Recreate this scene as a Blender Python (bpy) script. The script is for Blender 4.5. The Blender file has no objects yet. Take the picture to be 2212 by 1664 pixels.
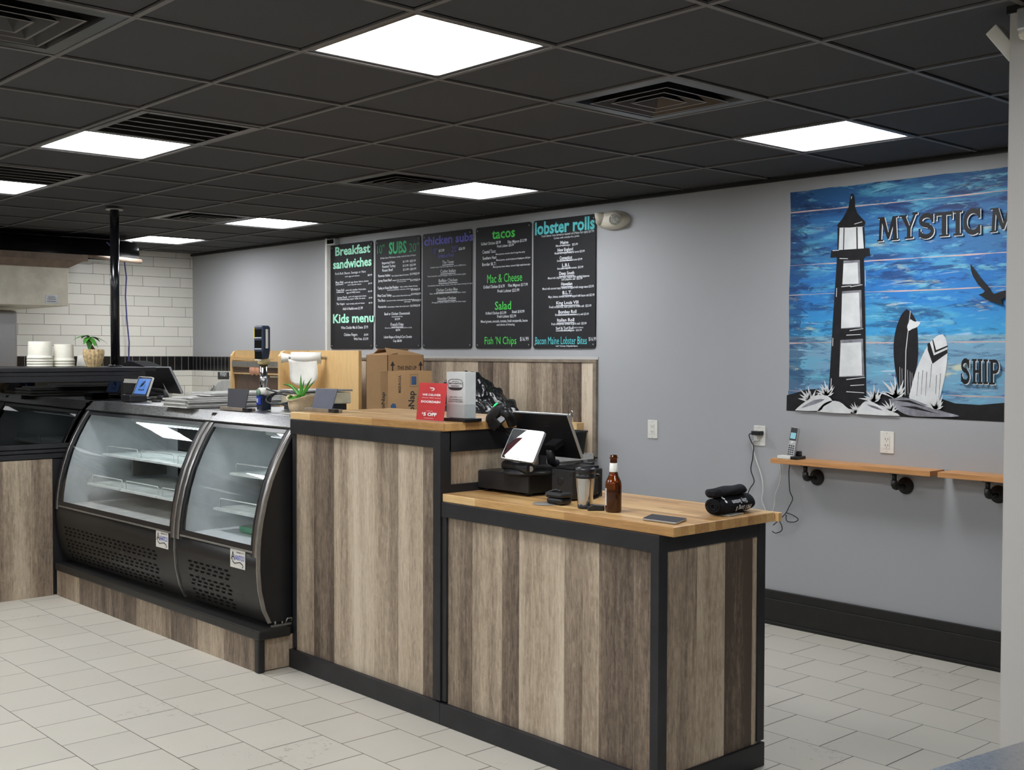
import bpy, bmesh, math, random
from mathutils import Vector, Matrix
random.seed(7)
sc = bpy.context.scene
COL = sc.collection
V = Vector
# ------------------------------------------------------------------ camera
F = 2511.005
CAM = V((3.42683, -2.13246, 1.58228))
YAW, PITCH, ROLL = 0.835751, -0.0273813, 0.0030085
FW = V((-math.sin(YAW)*math.cos(PITCH), math.cos(YAW)*math.cos(PITCH), math.sin(PITCH)))
_r = V((math.cos(YAW), math.sin(YAW), 0)); _u = _r.cross(FW)
RT = math.cos(ROLL)*_r + math.sin(ROLL)*_u
UP = -math.sin(ROLL)*_r + math.cos(ROLL)*_u
cd = bpy.data.cameras.new('camera'); cam = bpy.data.objects.new('camera', cd); COL.objects.link(cam)
cd.sensor_fit = 'HORIZONTAL'; cd.sensor_width = 36; cd.lens = F/2212*36; cd.clip_start = .05
m = Matrix((RT, UP, -FW)).transposed().to_4x4(); m.translation = CAM; cam.matrix_world = m
sc.camera = cam
# ------------------------------------------------------------------ world, exposure
w = bpy.data.worlds.new('world'); sc.world = w; w.use_nodes = True
w.node_tree.nodes['Background'].inputs[0].default_value = (.8, .85, .9, 1)
w.node_tree.nodes['Background'].inputs[1].default_value = .3
vs = sc.view_settings; vs.view_transform = 'Standard'; vs.look = 'None'; vs.gamma = 1; vs.exposure = 0
vs.use_curve_mapping = False
sc.cycles.max_bounces = 8; sc.cycles.diffuse_bounces = 4; sc.cycles.glossy_bounces = 4
sc.cycles.transparent_max_bounces = 12; sc.cycles.transmission_bounces = 6
sc.cycles.caustics_reflective = False; sc.cycles.caustics_refractive = False
sc.cycles.sample_clamp_indirect = 4
sc.cycles.use_denoising = True
PANEL = 27.            # light given off by the ceiling panels
# ------------------------------------------------------------------ main planes (metres)
CEIL, YW, XL = 2.6015, 3.5557, -7.85
TX, TY = .6305, .5913
def ray(x, y): return FW + RT*((x-1106)/F) - UP*((y-832)/F)
def atx(x, y, v): d = ray(x, y); return CAM + d*((v-CAM.x)/d.x)
def aty(x, y, v): d = ray(x, y); return CAM + d*((v-CAM.y)/d.y)
def atz(x, y, v): d = ray(x, y); return CAM + d*((v-CAM.z)/d.z)
# ------------------------------------------------------------------ materials
def lin(c):
    return tuple((v/255/12.92 if v <= 10 else ((v/255+.055)/1.055)**2.4) for v in c[:3]) + (1,)
class NT:
    """small helper for node trees"""
    def __init__(s, name):
        s.m = bpy.data.materials.new(name); s.m.use_nodes = True
        s.t = s.m.node_tree; s.n = s.t.nodes; s.b = s.n['Principled BSDF']; s.out = s.n['Material Output']
    def node(s, typ, ins=None, **kw):
        n = s.n.new(typ)
        for k, v in kw.items(): setattr(n, k, v)
        for k, v in (ins or {}).items(): s.put(n.inputs[k], v)
        return n
    def put(s, sock, v):
        if hasattr(v, 'links'): s.t.links.new(v, sock)
        else: sock.default_value = v
    def math(s, op, a, b=0.):
        n = s.n.new('ShaderNodeMath'); n.operation = op
        s.put(n.inputs[0], a); s.put(n.inputs[1], b); return n.outputs[0]
    def ramp(s, fac, stops, interp='LINEAR'):
        n = s.n.new('ShaderNodeValToRGB'); cr = n.color_ramp; cr.interpolation = interp
        while len(cr.elements) < len(stops): cr.elements.new(.5)
        for e, (p, c) in zip(cr.elements, stops): e.position = p; e.color = lin(c)
        s.put(n.inputs[0], fac); return n.outputs[0]
    def mix(s, fac, a, b, blend='MIX'):
        n = s.n.new('ShaderNodeMix'); n.data_type = 'RGBA'; n.blend_type = blend
        s.put(n.inputs[0], fac); s.put(n.inputs[6], a); s.put(n.inputs[7], b); return n.outputs[2]
    def noise(s, vec, scale, detail=3, rough=.5, dist=0.):
        n = s.n.new('ShaderNodeTexNoise')
        s.put(n.inputs['Vector'], vec); n.inputs['Scale'].default_value = scale
        n.inputs['Detail'].default_value = detail; n.inputs['Roughness'].default_value = rough
        n.inputs['Distortion'].default_value = dist; return n.outputs['Fac']
    def coord(s, out='Object', scale=None):
        v = s.n.new('ShaderNodeTexCoord').outputs[out]
        if scale:
            mp = s.n.new('ShaderNodeMapping'); s.t.links.new(v, mp.inputs[0]); mp.inputs['Scale'].default_value = scale; v = mp.outputs[0]
        return v
    def pos(s): return s.n.new('ShaderNodeNewGeometry').outputs['Position']
    def sep(s, v):
        n = s.n.new('ShaderNodeSeparateXYZ'); s.t.links.new(v, n.inputs[0]); return n.outputs
    def comb(s, x=0., y=0., z=0.):
        n = s.n.new('ShaderNodeCombineXYZ'); s.put(n.inputs[0], x); s.put(n.inputs[1], y); s.put(n.inputs[2], z); return n.outputs[0]
    def rnd(s, vec):
        n = s.n.new('ShaderNodeTexWhiteNoise'); n.noise_dimensions = '3D'; s.t.links.new(vec, n.inputs['Vector']); return n.outputs['Value']
    def bump(s, h, strength=.2, dist=.01):
        n = s.n.new('ShaderNodeBump'); s.put(n.inputs['Height'], h); n.inputs['Strength'].default_value = strength
        n.inputs['Distance'].default_value = dist; s.t.links.new(n.outputs[0], s.b.inputs['Normal'])
    def fin(s, col=None, rough=None, metal=None, spec=None):
        if col is not None: s.put(s.b.inputs['Base Color'], col)
        if rough is not None: s.put(s.b.inputs['Roughness'], rough)
        if metal is not None: s.put(s.b.inputs['Metallic'], metal)
        if spec is not None: s.put(s.b.inputs['Specular IOR Level'], spec)
        return s.m
def mat(name, c, rough=.5, metal=0., spec=.5, var=.08, scale=14., bump=0., stretch=None):
    t = NT(name); co = t.coord('Object', stretch)
    n = t.noise(co, scale, 4, .6)
    a = tuple(max(0, v*(1-var)) for v in c); b = tuple(min(255, v*(1+var)+1) for v in c)
    col = t.ramp(n, [(.25, a), (.75, b)])
    if bump: t.bump(n, bump, .004)
    return t.fin(col, rough, metal, spec)
def emit(name, c, strength):
    t = NT(name); t.fin(lin(c)); t.b.inputs['Emission Color'].default_value = lin(c)
    t.b.inputs['Emission Strength'].default_value = strength; return t.m
def glass_thin(name, tint=(235, 245, 242), refl=1.):
    t = NT(name); t.n.remove(t.b)
    tr = t.node('ShaderNodeBsdfTransparent', {0: lin(tint)}); gl = t.node('ShaderNodeBsdfGlossy', {'Roughness': .015})
    fc = t.node('ShaderNodeLayerWeight', {0: .5}).outputs['Facing']
    f2 = t.math('MULTIPLY', t.math('ADD', t.math('MULTIPLY', t.math('POWER', fc, 4.), .9), .07), refl)
    f2 = t.math('MINIMUM', f2, 1.)
    mx = t.node('ShaderNodeMixShader', {0: f2, 1: tr.outputs[0], 2: gl.outputs[0]})
    t.t.links.new(mx.outputs[0], t.out.inputs[0]); return t.m

def m_floor():
    t = NT('floor_tile'); P = t.sep(t.pos())
    py, px, jw = .2845, .2972, .0022
    yy = t.math('DIVIDE', t.math('ADD', P[1], -3.33+40*py), py)
    row = t.math('FLOOR', yy); fy = t.math('FRACT', yy)
    # row 39 is the first below y=3.33 ; shift grows by .1555 per row
    k = t.math('SUBTRACT', 39., row)
    xx = t.math('DIVIDE', t.math('SUBTRACT', t.math('ADD', P[0], 60*px), t.math('ADD', t.math('MULTIPLY', k, .1555), .19)), px)
    cx = t.math('FLOOR', xx); fx = t.math('FRACT', xx)
    def edge(f, size, half):
        d = t.math('MULTIPLY', t.math('MINIMUM', f, t.math('SUBTRACT', 1., f)), size)
        return t.math('LESS_THAN', d, half)
    rv0 = t.rnd(t.comb(cx, row, 9.))
    jx = edge(fx, px, t.math('ADD', t.math('MULTIPLY', rv0, .0014), .0015)); jy = edge(fy, py, .0017)
    j = t.math('MAXIMUM', jx, jy)
    rv = t.rnd(t.comb(cx, row, 0.))
    base = t.ramp(rv, [(0, (200, 195, 183)), (.5, (203, 198, 187)), (1, (206, 201, 189))])
    n1 = t.noise(t.pos(), 3.2, 5, .6); base = t.mix(t.math('MULTIPLY', n1, .22), base, lin((178, 172, 160)))
    sm_ = t.math('MULTIPLY', t.math('GREATER_THAN', t.noise(t.pos(), 1.7, 2, .5), .62), t.math('GREATER_THAN', t.noise(t.pos(), 34., 4, .7, 1.2), .60))
    base = t.mix(t.math('MULTIPLY', sm_, .35), base, lin((120, 114, 104)))
    n2 = t.noise(t.pos(), 26., 2, .5); sp = t.math('GREATER_THAN', n2, .76)
    base = t.mix(t.math('MULTIPLY', sp, .45), base, lin((110, 104, 96)))
    col = t.mix(j, base, lin((58, 51, 43)))
    t.bump(t.math('SUBTRACT', 1., j), .35, .002)
    return t.fin(col, .42, 0, .4)
def m_ceil():
    t = NT('ceiling_tile'); n = t.noise(t.pos(), 160., 3, .7); n2 = t.noise(t.pos(), 1.3, 2)
    c = t.mix(n2, lin((70, 70, 72)), lin((78, 78, 80))); c = t.mix(t.math('MULTIPLY', n, .35), c, lin((54, 53, 52)))
    t.bump(n, .3, .003); return t.fin(c, .85, 0, .2)
def m_wall(name, a, b):
    t = NT(name); n = t.noise(t.pos(), 1.2, 3); n2 = t.noise(t.pos(), 90., 3, .7)
    t.bump(n2, .08, .003); return t.fin(t.mix(n, lin(a), lin(b)), .55, 0, .35)
def m_subway(name, axis):
    """white running tile, 10 x 40 cm, thin dark grout; axis = horizontal direction (0 x, 1 y)"""
    t = NT(name); P = t.sep(t.pos()); h, wd = .1015, .405
    zz = t.math('DIVIDE', t.math('SUBTRACT', P[2], 1.54-20*h), h); row = t.math('FLOOR', zz); fz = t.math('FRACT', zz)
    sh = t.math('MULTIPLY', t.rnd(t.comb(row, 3., 1.)), 1.)
    xx = t.math('ADD', t.math('DIVIDE', t.math('ADD', P[axis], 50.), wd), t.math('ADD', t.math('MULTIPLY', row, .37), t.math('MULTIPLY', sh, .12)))
    fx = t.math('FRACT', xx); cx = t.math('FLOOR', xx)
    def e(f, size, half):
        return t.math('LESS_THAN', t.math('MULTIPLY', t.math('MINIMUM', f, t.math('SUBTRACT', 1., f)), size), half)
    j = t.math('MAXIMUM', e(fz, h, .0017), e(fx, wd, .0017))
    base = t.ramp(t.rnd(t.comb(cx, row, 2.)), [(0, (226, 223, 213)), (1, (236, 233, 223))])
    # black upright border tiles between z 1.395 and 1.54
    band = t.math('MULTIPLY', t.math('GREATER_THAN', P[2], 1.392), t.math('LESS_THAN', P[2], 1.54))
    bx = t.math('FRACT', t.math('DIVIDE', t.math('ADD', P[axis], 50.), .076))
    bj = t.math('MAXIMUM', e(bx, .076, .002), t.math('MAXIMUM', t.math('GREATER_THAN', P[2], 1.537), t.math('LESS_THAN', P[2], 1.396)))
    blk = t.mix(bj, lin((24, 23, 24)), lin((150, 148, 142)))
    col = t.mix(band, t.mix(j, base, lin((88, 84, 78))), blk)
    t.bump(t.math('SUBTRACT', 1., j), .3, .002)
    return t.fin(col, .22, 0, .5)
def m_plank():
    """weathered vinyl plank: face attribute 'tone' = how light this plank is, grain runs up"""
    t = NT('weathered_plank'); at = t.node('ShaderNodeAttribute', attribute_name='tone').outputs['Fac']
    P = t.sep(t.coord('Object')); h = t.math('ADD', P[0], P[1])
    seed = t.math('MULTIPLY', at, 37.)
    v = t.comb(t.math('ADD', h, seed), seed, t.math('MULTIPLY', P[2], .055))
    v2 = t.comb(t.math('ADD', h, seed), seed, t.math('MULTIPLY', P[2], .09))
    v3 = t.comb(h, seed, t.math('MULTIPLY', P[2], .35))
    wide = t.noise(v, 10., 3, .5, .3); fine = t.noise(v2, 95., 5, .65, .2); speck = t.noise(v3, 70., 4, .7, .8)
    s = t.math('ADD', t.math('MULTIPLY', at, 1.08), t.math('MULTIPLY', t.math('SUBTRACT', wide, .5), 1.0))
    s = t.math('ADD', s, t.math('MULTIPLY', t.math('SUBTRACT', fine, .5), .75))
    s = t.math('ADD', s, t.math('MULTIPLY', t.math('SUBTRACT', speck, .5), .6))
    s = t.math('ADD', s, -.11)
    col = t.ramp(s, [(0, (80, 68, 58)), (.25, (120, 105, 91)), (.5, (158, 141, 122)), (.75, (190, 174, 152)), (1, (212, 198, 176))])
    t.bump(fine, .12, .002)
    return t.fin(col, .5, 0, .35)
def m_block():
    """butcher block: edge-glued staves running along x"""
    t = NT('butcher_block'); P = t.sep(t.coord('Object')); sw = .038
    yy = t.math('DIVIDE', P[1], sw); row = t.math('FLOOR', yy)
    xo = t.math('ADD', t.math('DIVIDE', P[0], .52), t.math('MULTIPLY', t.rnd(t.comb(row, 5., 0.)), 7.))
    tone = t.rnd(t.comb(t.math('FLOOR', xo), row, 1.))
    g = t.noise(t.comb(t.math('MULTIPLY', P[0], .12), P[1], P[2]), 85., 5, .65, .5)
    s = t.math('ADD', t.math('MULTIPLY', tone, .8), t.math('MULTIPLY', t.math('SUBTRACT', g, .5), .7))
    col = t.ramp(s, [(0, (168, 124, 76)), (.35, (202, 160, 104)), (.7, (218, 180, 124)), (1, (232, 202, 150))])
    f = t.math('FRACT', yy); j = t.math('LESS_THAN', t.math('MINIMUM', f, t.math('SUBTRACT', 1., f)), .02)
    col = t.mix(t.math('MULTIPLY', j, .35), col, lin((120, 82, 48)))
    return t.fin(col, .32, 0, .45)
def m_brushed(name, c=(190, 190, 190), rough=.28, axis=(3, 60, 60)):
    t = NT(name); n = t.noise(t.coord('Object', axis), 18., 4, .7)
    r = t.math('ADD', t.math('MULTIPLY', n, .18), rough-.09)
    return t.fin(t.ramp(n, [(.2, tuple(v*.9 for v in c)), (.8, c)]), r, 1., .5)
def m_mural():
    t = NT('mural_paint'); P = t.sep(t.pos())
    zf = t.math('DIVIDE', t.math('SUBTRACT', P[2], 1.25), 1.27)
    def streak(seed, sx, sc, lo, hi, dist=.5):
        return t.ramp(t.noise(t.comb(t.math('MULTIPLY', P[0], sx), seed, P[2]), sc, 6, .66, dist), [(lo, (0, 0, 0)), (hi, (255, 255, 255))])
    base = t.ramp(zf, [(0, (112, 168, 200)), (.10, (118, 160, 190)), (.30, (122, 165, 192)), (.335, (140, 180, 195)), (.345, (66, 160, 212)), (.48, (48, 128, 198)), (.66, (44, 108, 176)), (.68, (58, 116, 168)), (.86, (52, 108, 164)), (.87, (40, 88, 140)), (1, (44, 92, 140))])
    top = t.math('ADD', .35, t.math('MULTIPLY', zf, .65))
    col = t.mix(t.math('MULTIPLY', streak(2., .22, 9., .50, .62), .55), base, lin((92, 176, 206)))
    col = t.mix(t.math('MULTIPLY', streak(11., .16, 14., .53, .60), top), col, lin((30, 52, 98)))
    col = t.mix(t.math('MULTIPLY', streak(23., .25, 22., .55, .63), .8), col, lin((44, 84, 140)))
    col = t.mix(t.math('MULTIPLY', streak(31., .18, 26., .56, .66), .8), col, lin((118, 190, 214)))
    col = t.mix(t.math('MULTIPLY', streak(47., .2, 13., .60, .70), t.math('SUBTRACT', .95, t.math('MULTIPLY', zf, .5))), col, lin((212, 212, 176)))
    col = t.mix(t.math('MULTIPLY', streak(59., .12, 30., .62, .68), .6), col, lin((205, 222, 228)))
    ex = t.math('MULTIPLY', t.math('SUBTRACT', -.18, P[0]), 3.)
    edge = t.math('GREATER_THAN', t.math('ADD', ex, t.math('MULTIPLY', t.noise(t.comb(t.math('MULTIPLY', P[0], .4), 71., P[2]), 24., 5, .7, .8), 1.6)), 1.42)
    col = t.mix(t.math('MULTIPLY', edge, .6), col, lin((28, 48, 92)))
    return t.fin(col, .55, 0, .3)
def m_card():
    t = NT('cardboard'); P = t.coord('Object'); n = t.noise(P, 9., 4)
    wv = t.noise(t.coord('Object', (1, 1, 40)), 30., 2)
    c = t.mix(n, lin((166, 130, 92)), lin((184, 148, 108))); c = t.mix(t.math('MULTIPLY', wv, .2), c, lin((140, 105, 72)))
    return t.fin(c, .8, 0, .2)
M = dict(
    floor=m_floor(), ceil=m_ceil(), wall=m_wall('grey_wall_paint', (166, 168, 171), (172, 173, 175)),
    wall2=m_wall('far_wall_paint', (182, 180, 177), (188, 186, 182)),
    tile_x=m_subway('white_running_tile_side', 1), tile_y=m_subway('white_running_tile_back', 0),
    plank=m_plank(), block=m_block(), tee=mat('ceiling_tee_paint', (98, 95, 93), .55),
    black=mat('black_painted_wood', (35, 35, 38), .45, 0, .4, .18, 9., .1), trimblack=mat('black_trim_paint', (33, 32, 31), .4, 0, .4, .15),
    blackmetal=mat('black_coated_steel', (30, 29, 28), .38, 0, .45, .1), blackplastic=mat('black_plastic', (26, 26, 28), .35, 0, .5, .15),
    satin=mat('satin_black_plastic', (34, 34, 36), .5, 0, .4, .12), gap=mat('black_gap', (8, 8, 8), .9, 0, .1),
    iron=mat('black_iron_pipe', (30, 29, 28), .5, .3, .5, .2, 30.), ventblack=mat('black_vent_paint', (36, 34, 32), .3, 0, .5, .2),
    ventrim=mat('vent_edge_paint', (92, 88, 84), .4, 0, .4), steel=m_brushed('brushed_steel'),
    steelv=m_brushed('brushed_steel_upright', (176, 174, 172), .3, (60, 60, 3)), chrome=m_brushed('polished_steel', (205, 205, 205), .14),
    zinc=mat('zinc_plate', (165, 163, 158), .4, .8), panel=emit('light_diffuser', (250, 252, 255), PANEL),
    white=mat('white_plastic', (226, 224, 216), .35, 0, .5, .03), cream=mat('cream_plastic', (208, 202, 186), .4, 0, .5, .05),
    liner=mat('white_cabinet_liner', (228, 232, 234), .35, 0, .4, .03), wire=mat('white_coated_wire', (226, 230, 226), .35),
    slot=mat('dark_slot', (7, 7, 7), .8, 0, .1), glass=glass_thin('clear_glass', (246, 249, 250)), glassd=glass_thin('dark_case_glass', (24, 25, 26), .75),
    acry=glass_thin('clear_acrylic', (248, 249, 249), .2), chalk=mat('chalkboard', (33, 33, 36), .6, 0, .3, .1, 6.),
    ink=mat('white_chalk_ink', (222, 226, 230), .7), mint=mat('mint_chalk_ink', (168, 236, 206), .7), green=mat('green_chalk_ink', (62, 168, 112), .7, 0, .3, .3, 9.),
    violet=mat('violet_chalk_ink', (108, 104, 190), .7, 0, .3, .12), lime=mat('lime_chalk_ink', (84, 208, 92), .7, 0, .3, .12), aqua=mat('aqua_chalk_ink', (96, 200, 205), .7, 0, .3, .1),
    mural=m_mural(), mblack=mat('mural_black_paint', (26, 25, 28), .55, 0, .3, .25, 20.), mwhite=mat('mural_white_paint', (216, 218, 218), .55, 0, .3, .06, 9.),
    mgrey=mat('mural_grey_paint', (128, 128, 136), .55, 0, .3, .3, 14.), mpink=mat('mural_seam_paint', (196, 172, 170), .6),
    shelfwood=mat('stained_shelf_wood', (196, 142, 90), .45, 0, .4, .14, 14., 0, (.3, 6, 6)), birch=mat('birch_plywood', (216, 180, 126), .45, 0, .4, .04, 12., 0, (3, 3, .5)),
    smoked=mat('smoked_brown_plastic', (92, 72, 60), .25, 0, .5, .06), paper=mat('white_paper', (230, 228, 220), .7, 0, .3, .03), card=m_card(),
    darkink=mat('dark_print', (42, 40, 44), .7), blueink=mat('blue_print', (58, 84, 122), .6), red=mat('red_print', (232, 62, 66), .3, 0, .5, .08, 5.),
    redtext=mat('white_print', (246, 240, 238), .5), poster=mat('whitewash_print', (206, 210, 210), .35, 0, .5, .05, 30., 0, (20, 20, 1)),
    bag=mat('black_bin_liner', (15, 15, 17), .26, 0, .5, .2, 16., 1., (1, 1, 3)), leaf=mat('green_leaf', (72, 134, 52), .4, 0, .5, .3, 20.), moss=mat('green_moss', (70, 128, 40), .7, 0, .3, .4, 60.),
    bark=mat('brown_bark', (104, 76, 52), .8, 0, .2, .3, 30.), potwood=mat('carved_wood_pot', (206, 184, 150), .6, 0, .3, .12, 20., .2),
    wicker=mat('woven_straw', (202, 176, 132), .7, 0, .3, .25, 60., .5), cup=mat('white_tub_plastic', (224, 221, 206), .5, 0, .4, .03),
    hoodcream=mat('hood_cream_enamel', (232, 225, 207), .4, 0, .4, .1, 5.), beige=mat('hood_dull_steel', (128, 112, 98), .5, .2, .4, .12),
    amber=None, cloth=mat('black_cotton', (26, 26, 30), .9, 0, .2, .2, 40., .3), traymetal=mat('tray_aluminium', (200, 200, 196), .5, .15), silver=mat('silver_case', (184, 186, 188), .3, .6),
    screen=None, bluescreen=emit('blue_screen', (78, 116, 178), .45), navy=mat('navy_plastic', (30, 42, 64), .4), darkcard=mat('dark_card_face', (27, 27, 38), .55, 0, .5, .08),
    greycard=mat('grey_card_face', (76, 80, 96), .5, 0, .5, .08), addedglow=emit('added_case_glow', (235, 245, 250), 3.), led=emit('green_light', (40, 230, 110), 1.2), greenglass=mat('green_edge_glass', (58, 150, 112), .1, 0, .5),
    lens=mat('lamp_lens', (178, 178, 172), .15, .3, .6, .3, 60.), grout=mat('white_wire_insulation', (216, 216, 212), .5), blackwire=mat('black_wire_insulation', (30, 30, 32), .5),
    bluecable=mat('blue_cable', (58, 60, 120), .5), khaki=mat('tan_plastic', (176, 158, 112), .45), scale_cream=mat('scale_cream_enamel', (216, 206, 176), .4),
    orange=mat('salmon_print', (220, 160, 130), .5), wood2=mat('light_wood_edge', (206, 172, 122), .5, 0, .4, .1), board_grey=mat('grey_driftwood', (132, 120, 106), .6, 0, .3, .15),
    coaster=mat('grey_coaster', (132, 128, 124), .6), duct=mat('black_sheeting', (14, 14, 15), .18, 0, .6, .3, 5., .2),
    lcd=emit('phone_lcd', (120, 170, 180), .5), stickerblue=mat('blue_sticker', (44, 74, 190), .4))  # blue of the stickers is plain print, without emission
t = NT('amber_glass'); t.fin(lin((150, 78, 22)), .04, 0, .6); t.b.inputs['Transmission Weight'].default_value = .85; t.b.inputs['IOR'].default_value = 1.45
t.put(t.b.inputs['Base Color'], t.mix(t.noise(t.coord(), 20.), lin((150, 78, 24)), lin((120, 58, 16)))); M['amber'] = t.m
t = NT('glossy_screen'); t.fin(lin((22, 24, 30)), .02, 0, .9); t.put(t.b.inputs['Base Color'], t.mix(t.noise(t.coord(), 8.), lin((20, 22, 28)), lin((28, 30, 38))))
t.b.inputs['Coat Weight'].default_value = 1; t.b.inputs['Coat Roughness'].default_value = .01; M['screen'] = t.m
# ------------------------------------------------------------------ building helpers
OFF = {}
def tag(o, label, cat, group=None):
    o['label'] = label; o['category'] = cat
    if group: o['group'] = group
    return o
def thing(name, label, cat, loc, group=None):
    o = bpy.data.objects.new(name, None); COL.objects.link(o); o.empty_display_size = .05
    o.location = V(loc); OFF[o.name] = V(loc); return tag(o, label, cat, group)
class MB:
    def __init__(s): s.v = []; s.f = []; s.mi = []; s.sm = []; s.tone = []
    def add(s, vs, fs, mi=0, sm=False, tone=0.):
        b = len(s.v); s.v += [V(q) for q in vs]
        for f in fs: s.f.append([b+i for i in f]); s.mi.append(mi); s.sm.append(sm); s.tone.append(tone)
        return s
    def box(s, x0, x1, y0, y1, z0, z1, mi=0, tone=0.):
        return s.add([(x, y, z) for x in (x0, x1) for y in (y0, y1) for z in (z0, z1)],
                     [(0, 1, 3, 2), (4, 6, 7, 5), (0, 4, 5, 1), (2, 3, 7, 6), (0, 2, 6, 4), (1, 5, 7, 3)], mi, False, tone)
    def obox(s, c, ax, ay, az, mi=0):
        """box by centre and three half-axis vectors"""
        c = V(c); ax = V(ax); ay = V(ay); az = V(az)
        return s.add([c+ax*i+ay*j+az*k for i in (-1, 1) for j in (-1, 1) for k in (-1, 1)],
                     [(0, 1, 3, 2), (4, 6, 7, 5), (0, 4, 5, 1), (2, 3, 7, 6), (0, 2, 6, 4), (1, 5, 7, 3)], mi)
    def prism(s, pts, vec, mi=0, sm=False):
        pts = [V(q) for q in pts]; n = len(pts); vec = V(vec)
        s.add(pts+[q+vec for q in pts], [tuple(range(n)), tuple(range(2*n-1, n-1, -1))], mi)
        b = len(s.v)-2*n
        for i in range(n):
            j = (i+1) % n; s.f.append([b+i, b+j, b+n+j, b+n+i]); s.mi.append(mi); s.sm.append(sm); s.tone.append(0.)
        return s
    def poly(s, pts, mi=0): return s.add(pts, [tuple(range(len(pts)))], mi)
    def grid(s, rows, mi=0, sm=True, close=False):
        """surface through a list of equal-length point rows"""
        nr, nc = len(rows), len(rows[0]); fs = []
        for i in range(nr-1):
            for j in range(nc if close else nc-1):
                k = (j+1) % nc; fs.append((i*nc+j, i*nc+k, (i+1)*nc+k, (i+1)*nc+j))
        return s.add([q for r in rows for q in r], fs, mi, sm)
    def tube(s, path, r, seg=8, mi=0, caps=True, closed=False):
        P = [V(q) for q in path]; n = len(P); rows = []; prev = None
        rr = r if isinstance(r, (list, tuple)) else [r]*n
        for i in range(n):
            if closed: d = (P[(i+1) % n]-P[i-1]).normalized()
            else: d = (P[min(i+1, n-1)]-P[max(i-1, 0)]).normalized()
            a = prev if prev is not None else (V((0, 0, 1)) if abs(d.z) < .9 else V((1, 0, 0)))
            a = (a-d*a.dot(d))
            if a.length < 1e-6: a = d.orthogonal()
            a.normalize(); b = d.cross(a); prev = a
            rows.append([P[i]+(a*math.cos(2*math.pi*k/seg)+b*math.sin(2*math.pi*k/seg))*rr[i] for k in range(seg)])
        if closed: rows.append(rows[0])
        s.grid(rows, mi, True, True)
        if caps and not closed:
            s.add(rows[0], [tuple(range(seg))[::-1]], mi); s.add(rows[-1], [tuple(range(seg))], mi)
        return s
    def lathe(s, c, prof, seg=28, mi=0, axis=None, caps=True):
        c = V(c); az = V(axis).normalized() if axis else V((0, 0, 1)); ax = az.orthogonal().normalized(); ay = az.cross(ax)
        rows = [[c+az*h+(ax*math.cos(2*math.pi*k/seg)+ay*math.sin(2*math.pi*k/seg))*r for k in range(seg)] for r, h in prof]
        s.grid(rows, mi, True, True)
        if caps:
            if prof[0][0] > 1e-4: s.add(rows[0], [tuple(range(seg))[::-1]], mi)
            if prof[-1][0] > 1e-4: s.add(rows[-1], [tuple(range(seg))], mi)
        return s
    def build(s, name, mats, parent=None, bevel=0., norm=True):
        me = bpy.data.meshes.new(name)
        if parent is not None: off = OFF[parent.name]
        else:
            xs = [q.x for q in s.v]; ys = [q.y for q in s.v]; zs = [q.z for q in s.v]
            off = V(((min(xs)+max(xs))/2, (min(ys)+max(ys))/2, min(zs)))
        me.from_pydata([q-off for q in s.v], [], s.f)
        for k in (mats if isinstance(mats, (list, tuple)) else [mats]): me.materials.append(k)
        for p, mi, sm in zip(me.polygons, s.mi, s.sm): p.material_index = mi; p.use_smooth = sm
        if any(s.tone):
            at = me.attributes.new('tone', 'FLOAT', 'FACE')
            for i, q in enumerate(s.tone): at.data[i].value = q
        if norm:
            bm = bmesh.new(); bm.from_mesh(me); bmesh.ops.remove_doubles(bm, verts=bm.verts, dist=1e-6)
            bmesh.ops.recalc_face_normals(bm, faces=bm.faces); bm.to_mesh(me); bm.free()
        o = bpy.data.objects.new(name, me); COL.objects.link(o); OFF[o.name] = off
        if parent is not None: o.parent = parent
        else: o.location = off
        if bevel:
            b = o.modifiers.new('bevel', 'BEVEL'); b.width = bevel; b.segments = 2; b.limit_method = 'ANGLE'; b.angle_limit = math.radians(50)
        return o
def box(name, dims, mt, parent=None, bevel=0.): return MB().box(*dims).build(name, mt, parent, bevel)
def struct(o): o['kind'] = 'structure'; return o
def copy_tree(o, parent=None):
    c = o.copy(); COL.objects.link(c); OFF[c.name] = OFF[o.name].copy()
    if parent is not None: c.parent = parent; c.matrix_parent_inverse = o.matrix_parent_inverse.copy()
    for ch in list(o.children): copy_tree(ch, c)
    return c
# text: one flat mesh out of many fitted lines
_tc = {}
def glyphs(s, bold=0.):
    k = (s, bold)
    if k not in _tc:
        cu = bpy.data.curves.new('t', 'FONT'); cu.body = s; cu.resolution_u = 2; cu.offset = bold; cu.fill_mode = 'FRONT'
        ob = bpy.data.objects.new('t', cu); me = bpy.data.meshes.new_from_object(ob)
        vs = [q.co.copy() for q in me.vertices]; fs = [tuple(p.vertices) for p in me.polygons]
        bpy.data.objects.remove(ob); bpy.data.curves.remove(cu); bpy.data.meshes.remove(me)
        x0 = min(q.x for q in vs); x1 = max(q.x for q in vs); _tc[k] = (vs, fs, x0, x1)
    return _tc[k]
CAPH = .72
def add_text(mb, s, A, B, up, h, bold=0., mi=0, slant=0.):
    """write s along A->B (baseline), capitals of height h along up"""
    vs, fs, x0, x1 = glyphs(s, bold); A = V(A); B = V(B); up = V(up)
    R = (B-A)/(x1-x0)
    mb.add([A+R*(q.x-x0)+up*(q.y*h/CAPH)+R*(q.y*slant) for q in vs], fs, mi)
    return mb
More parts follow.
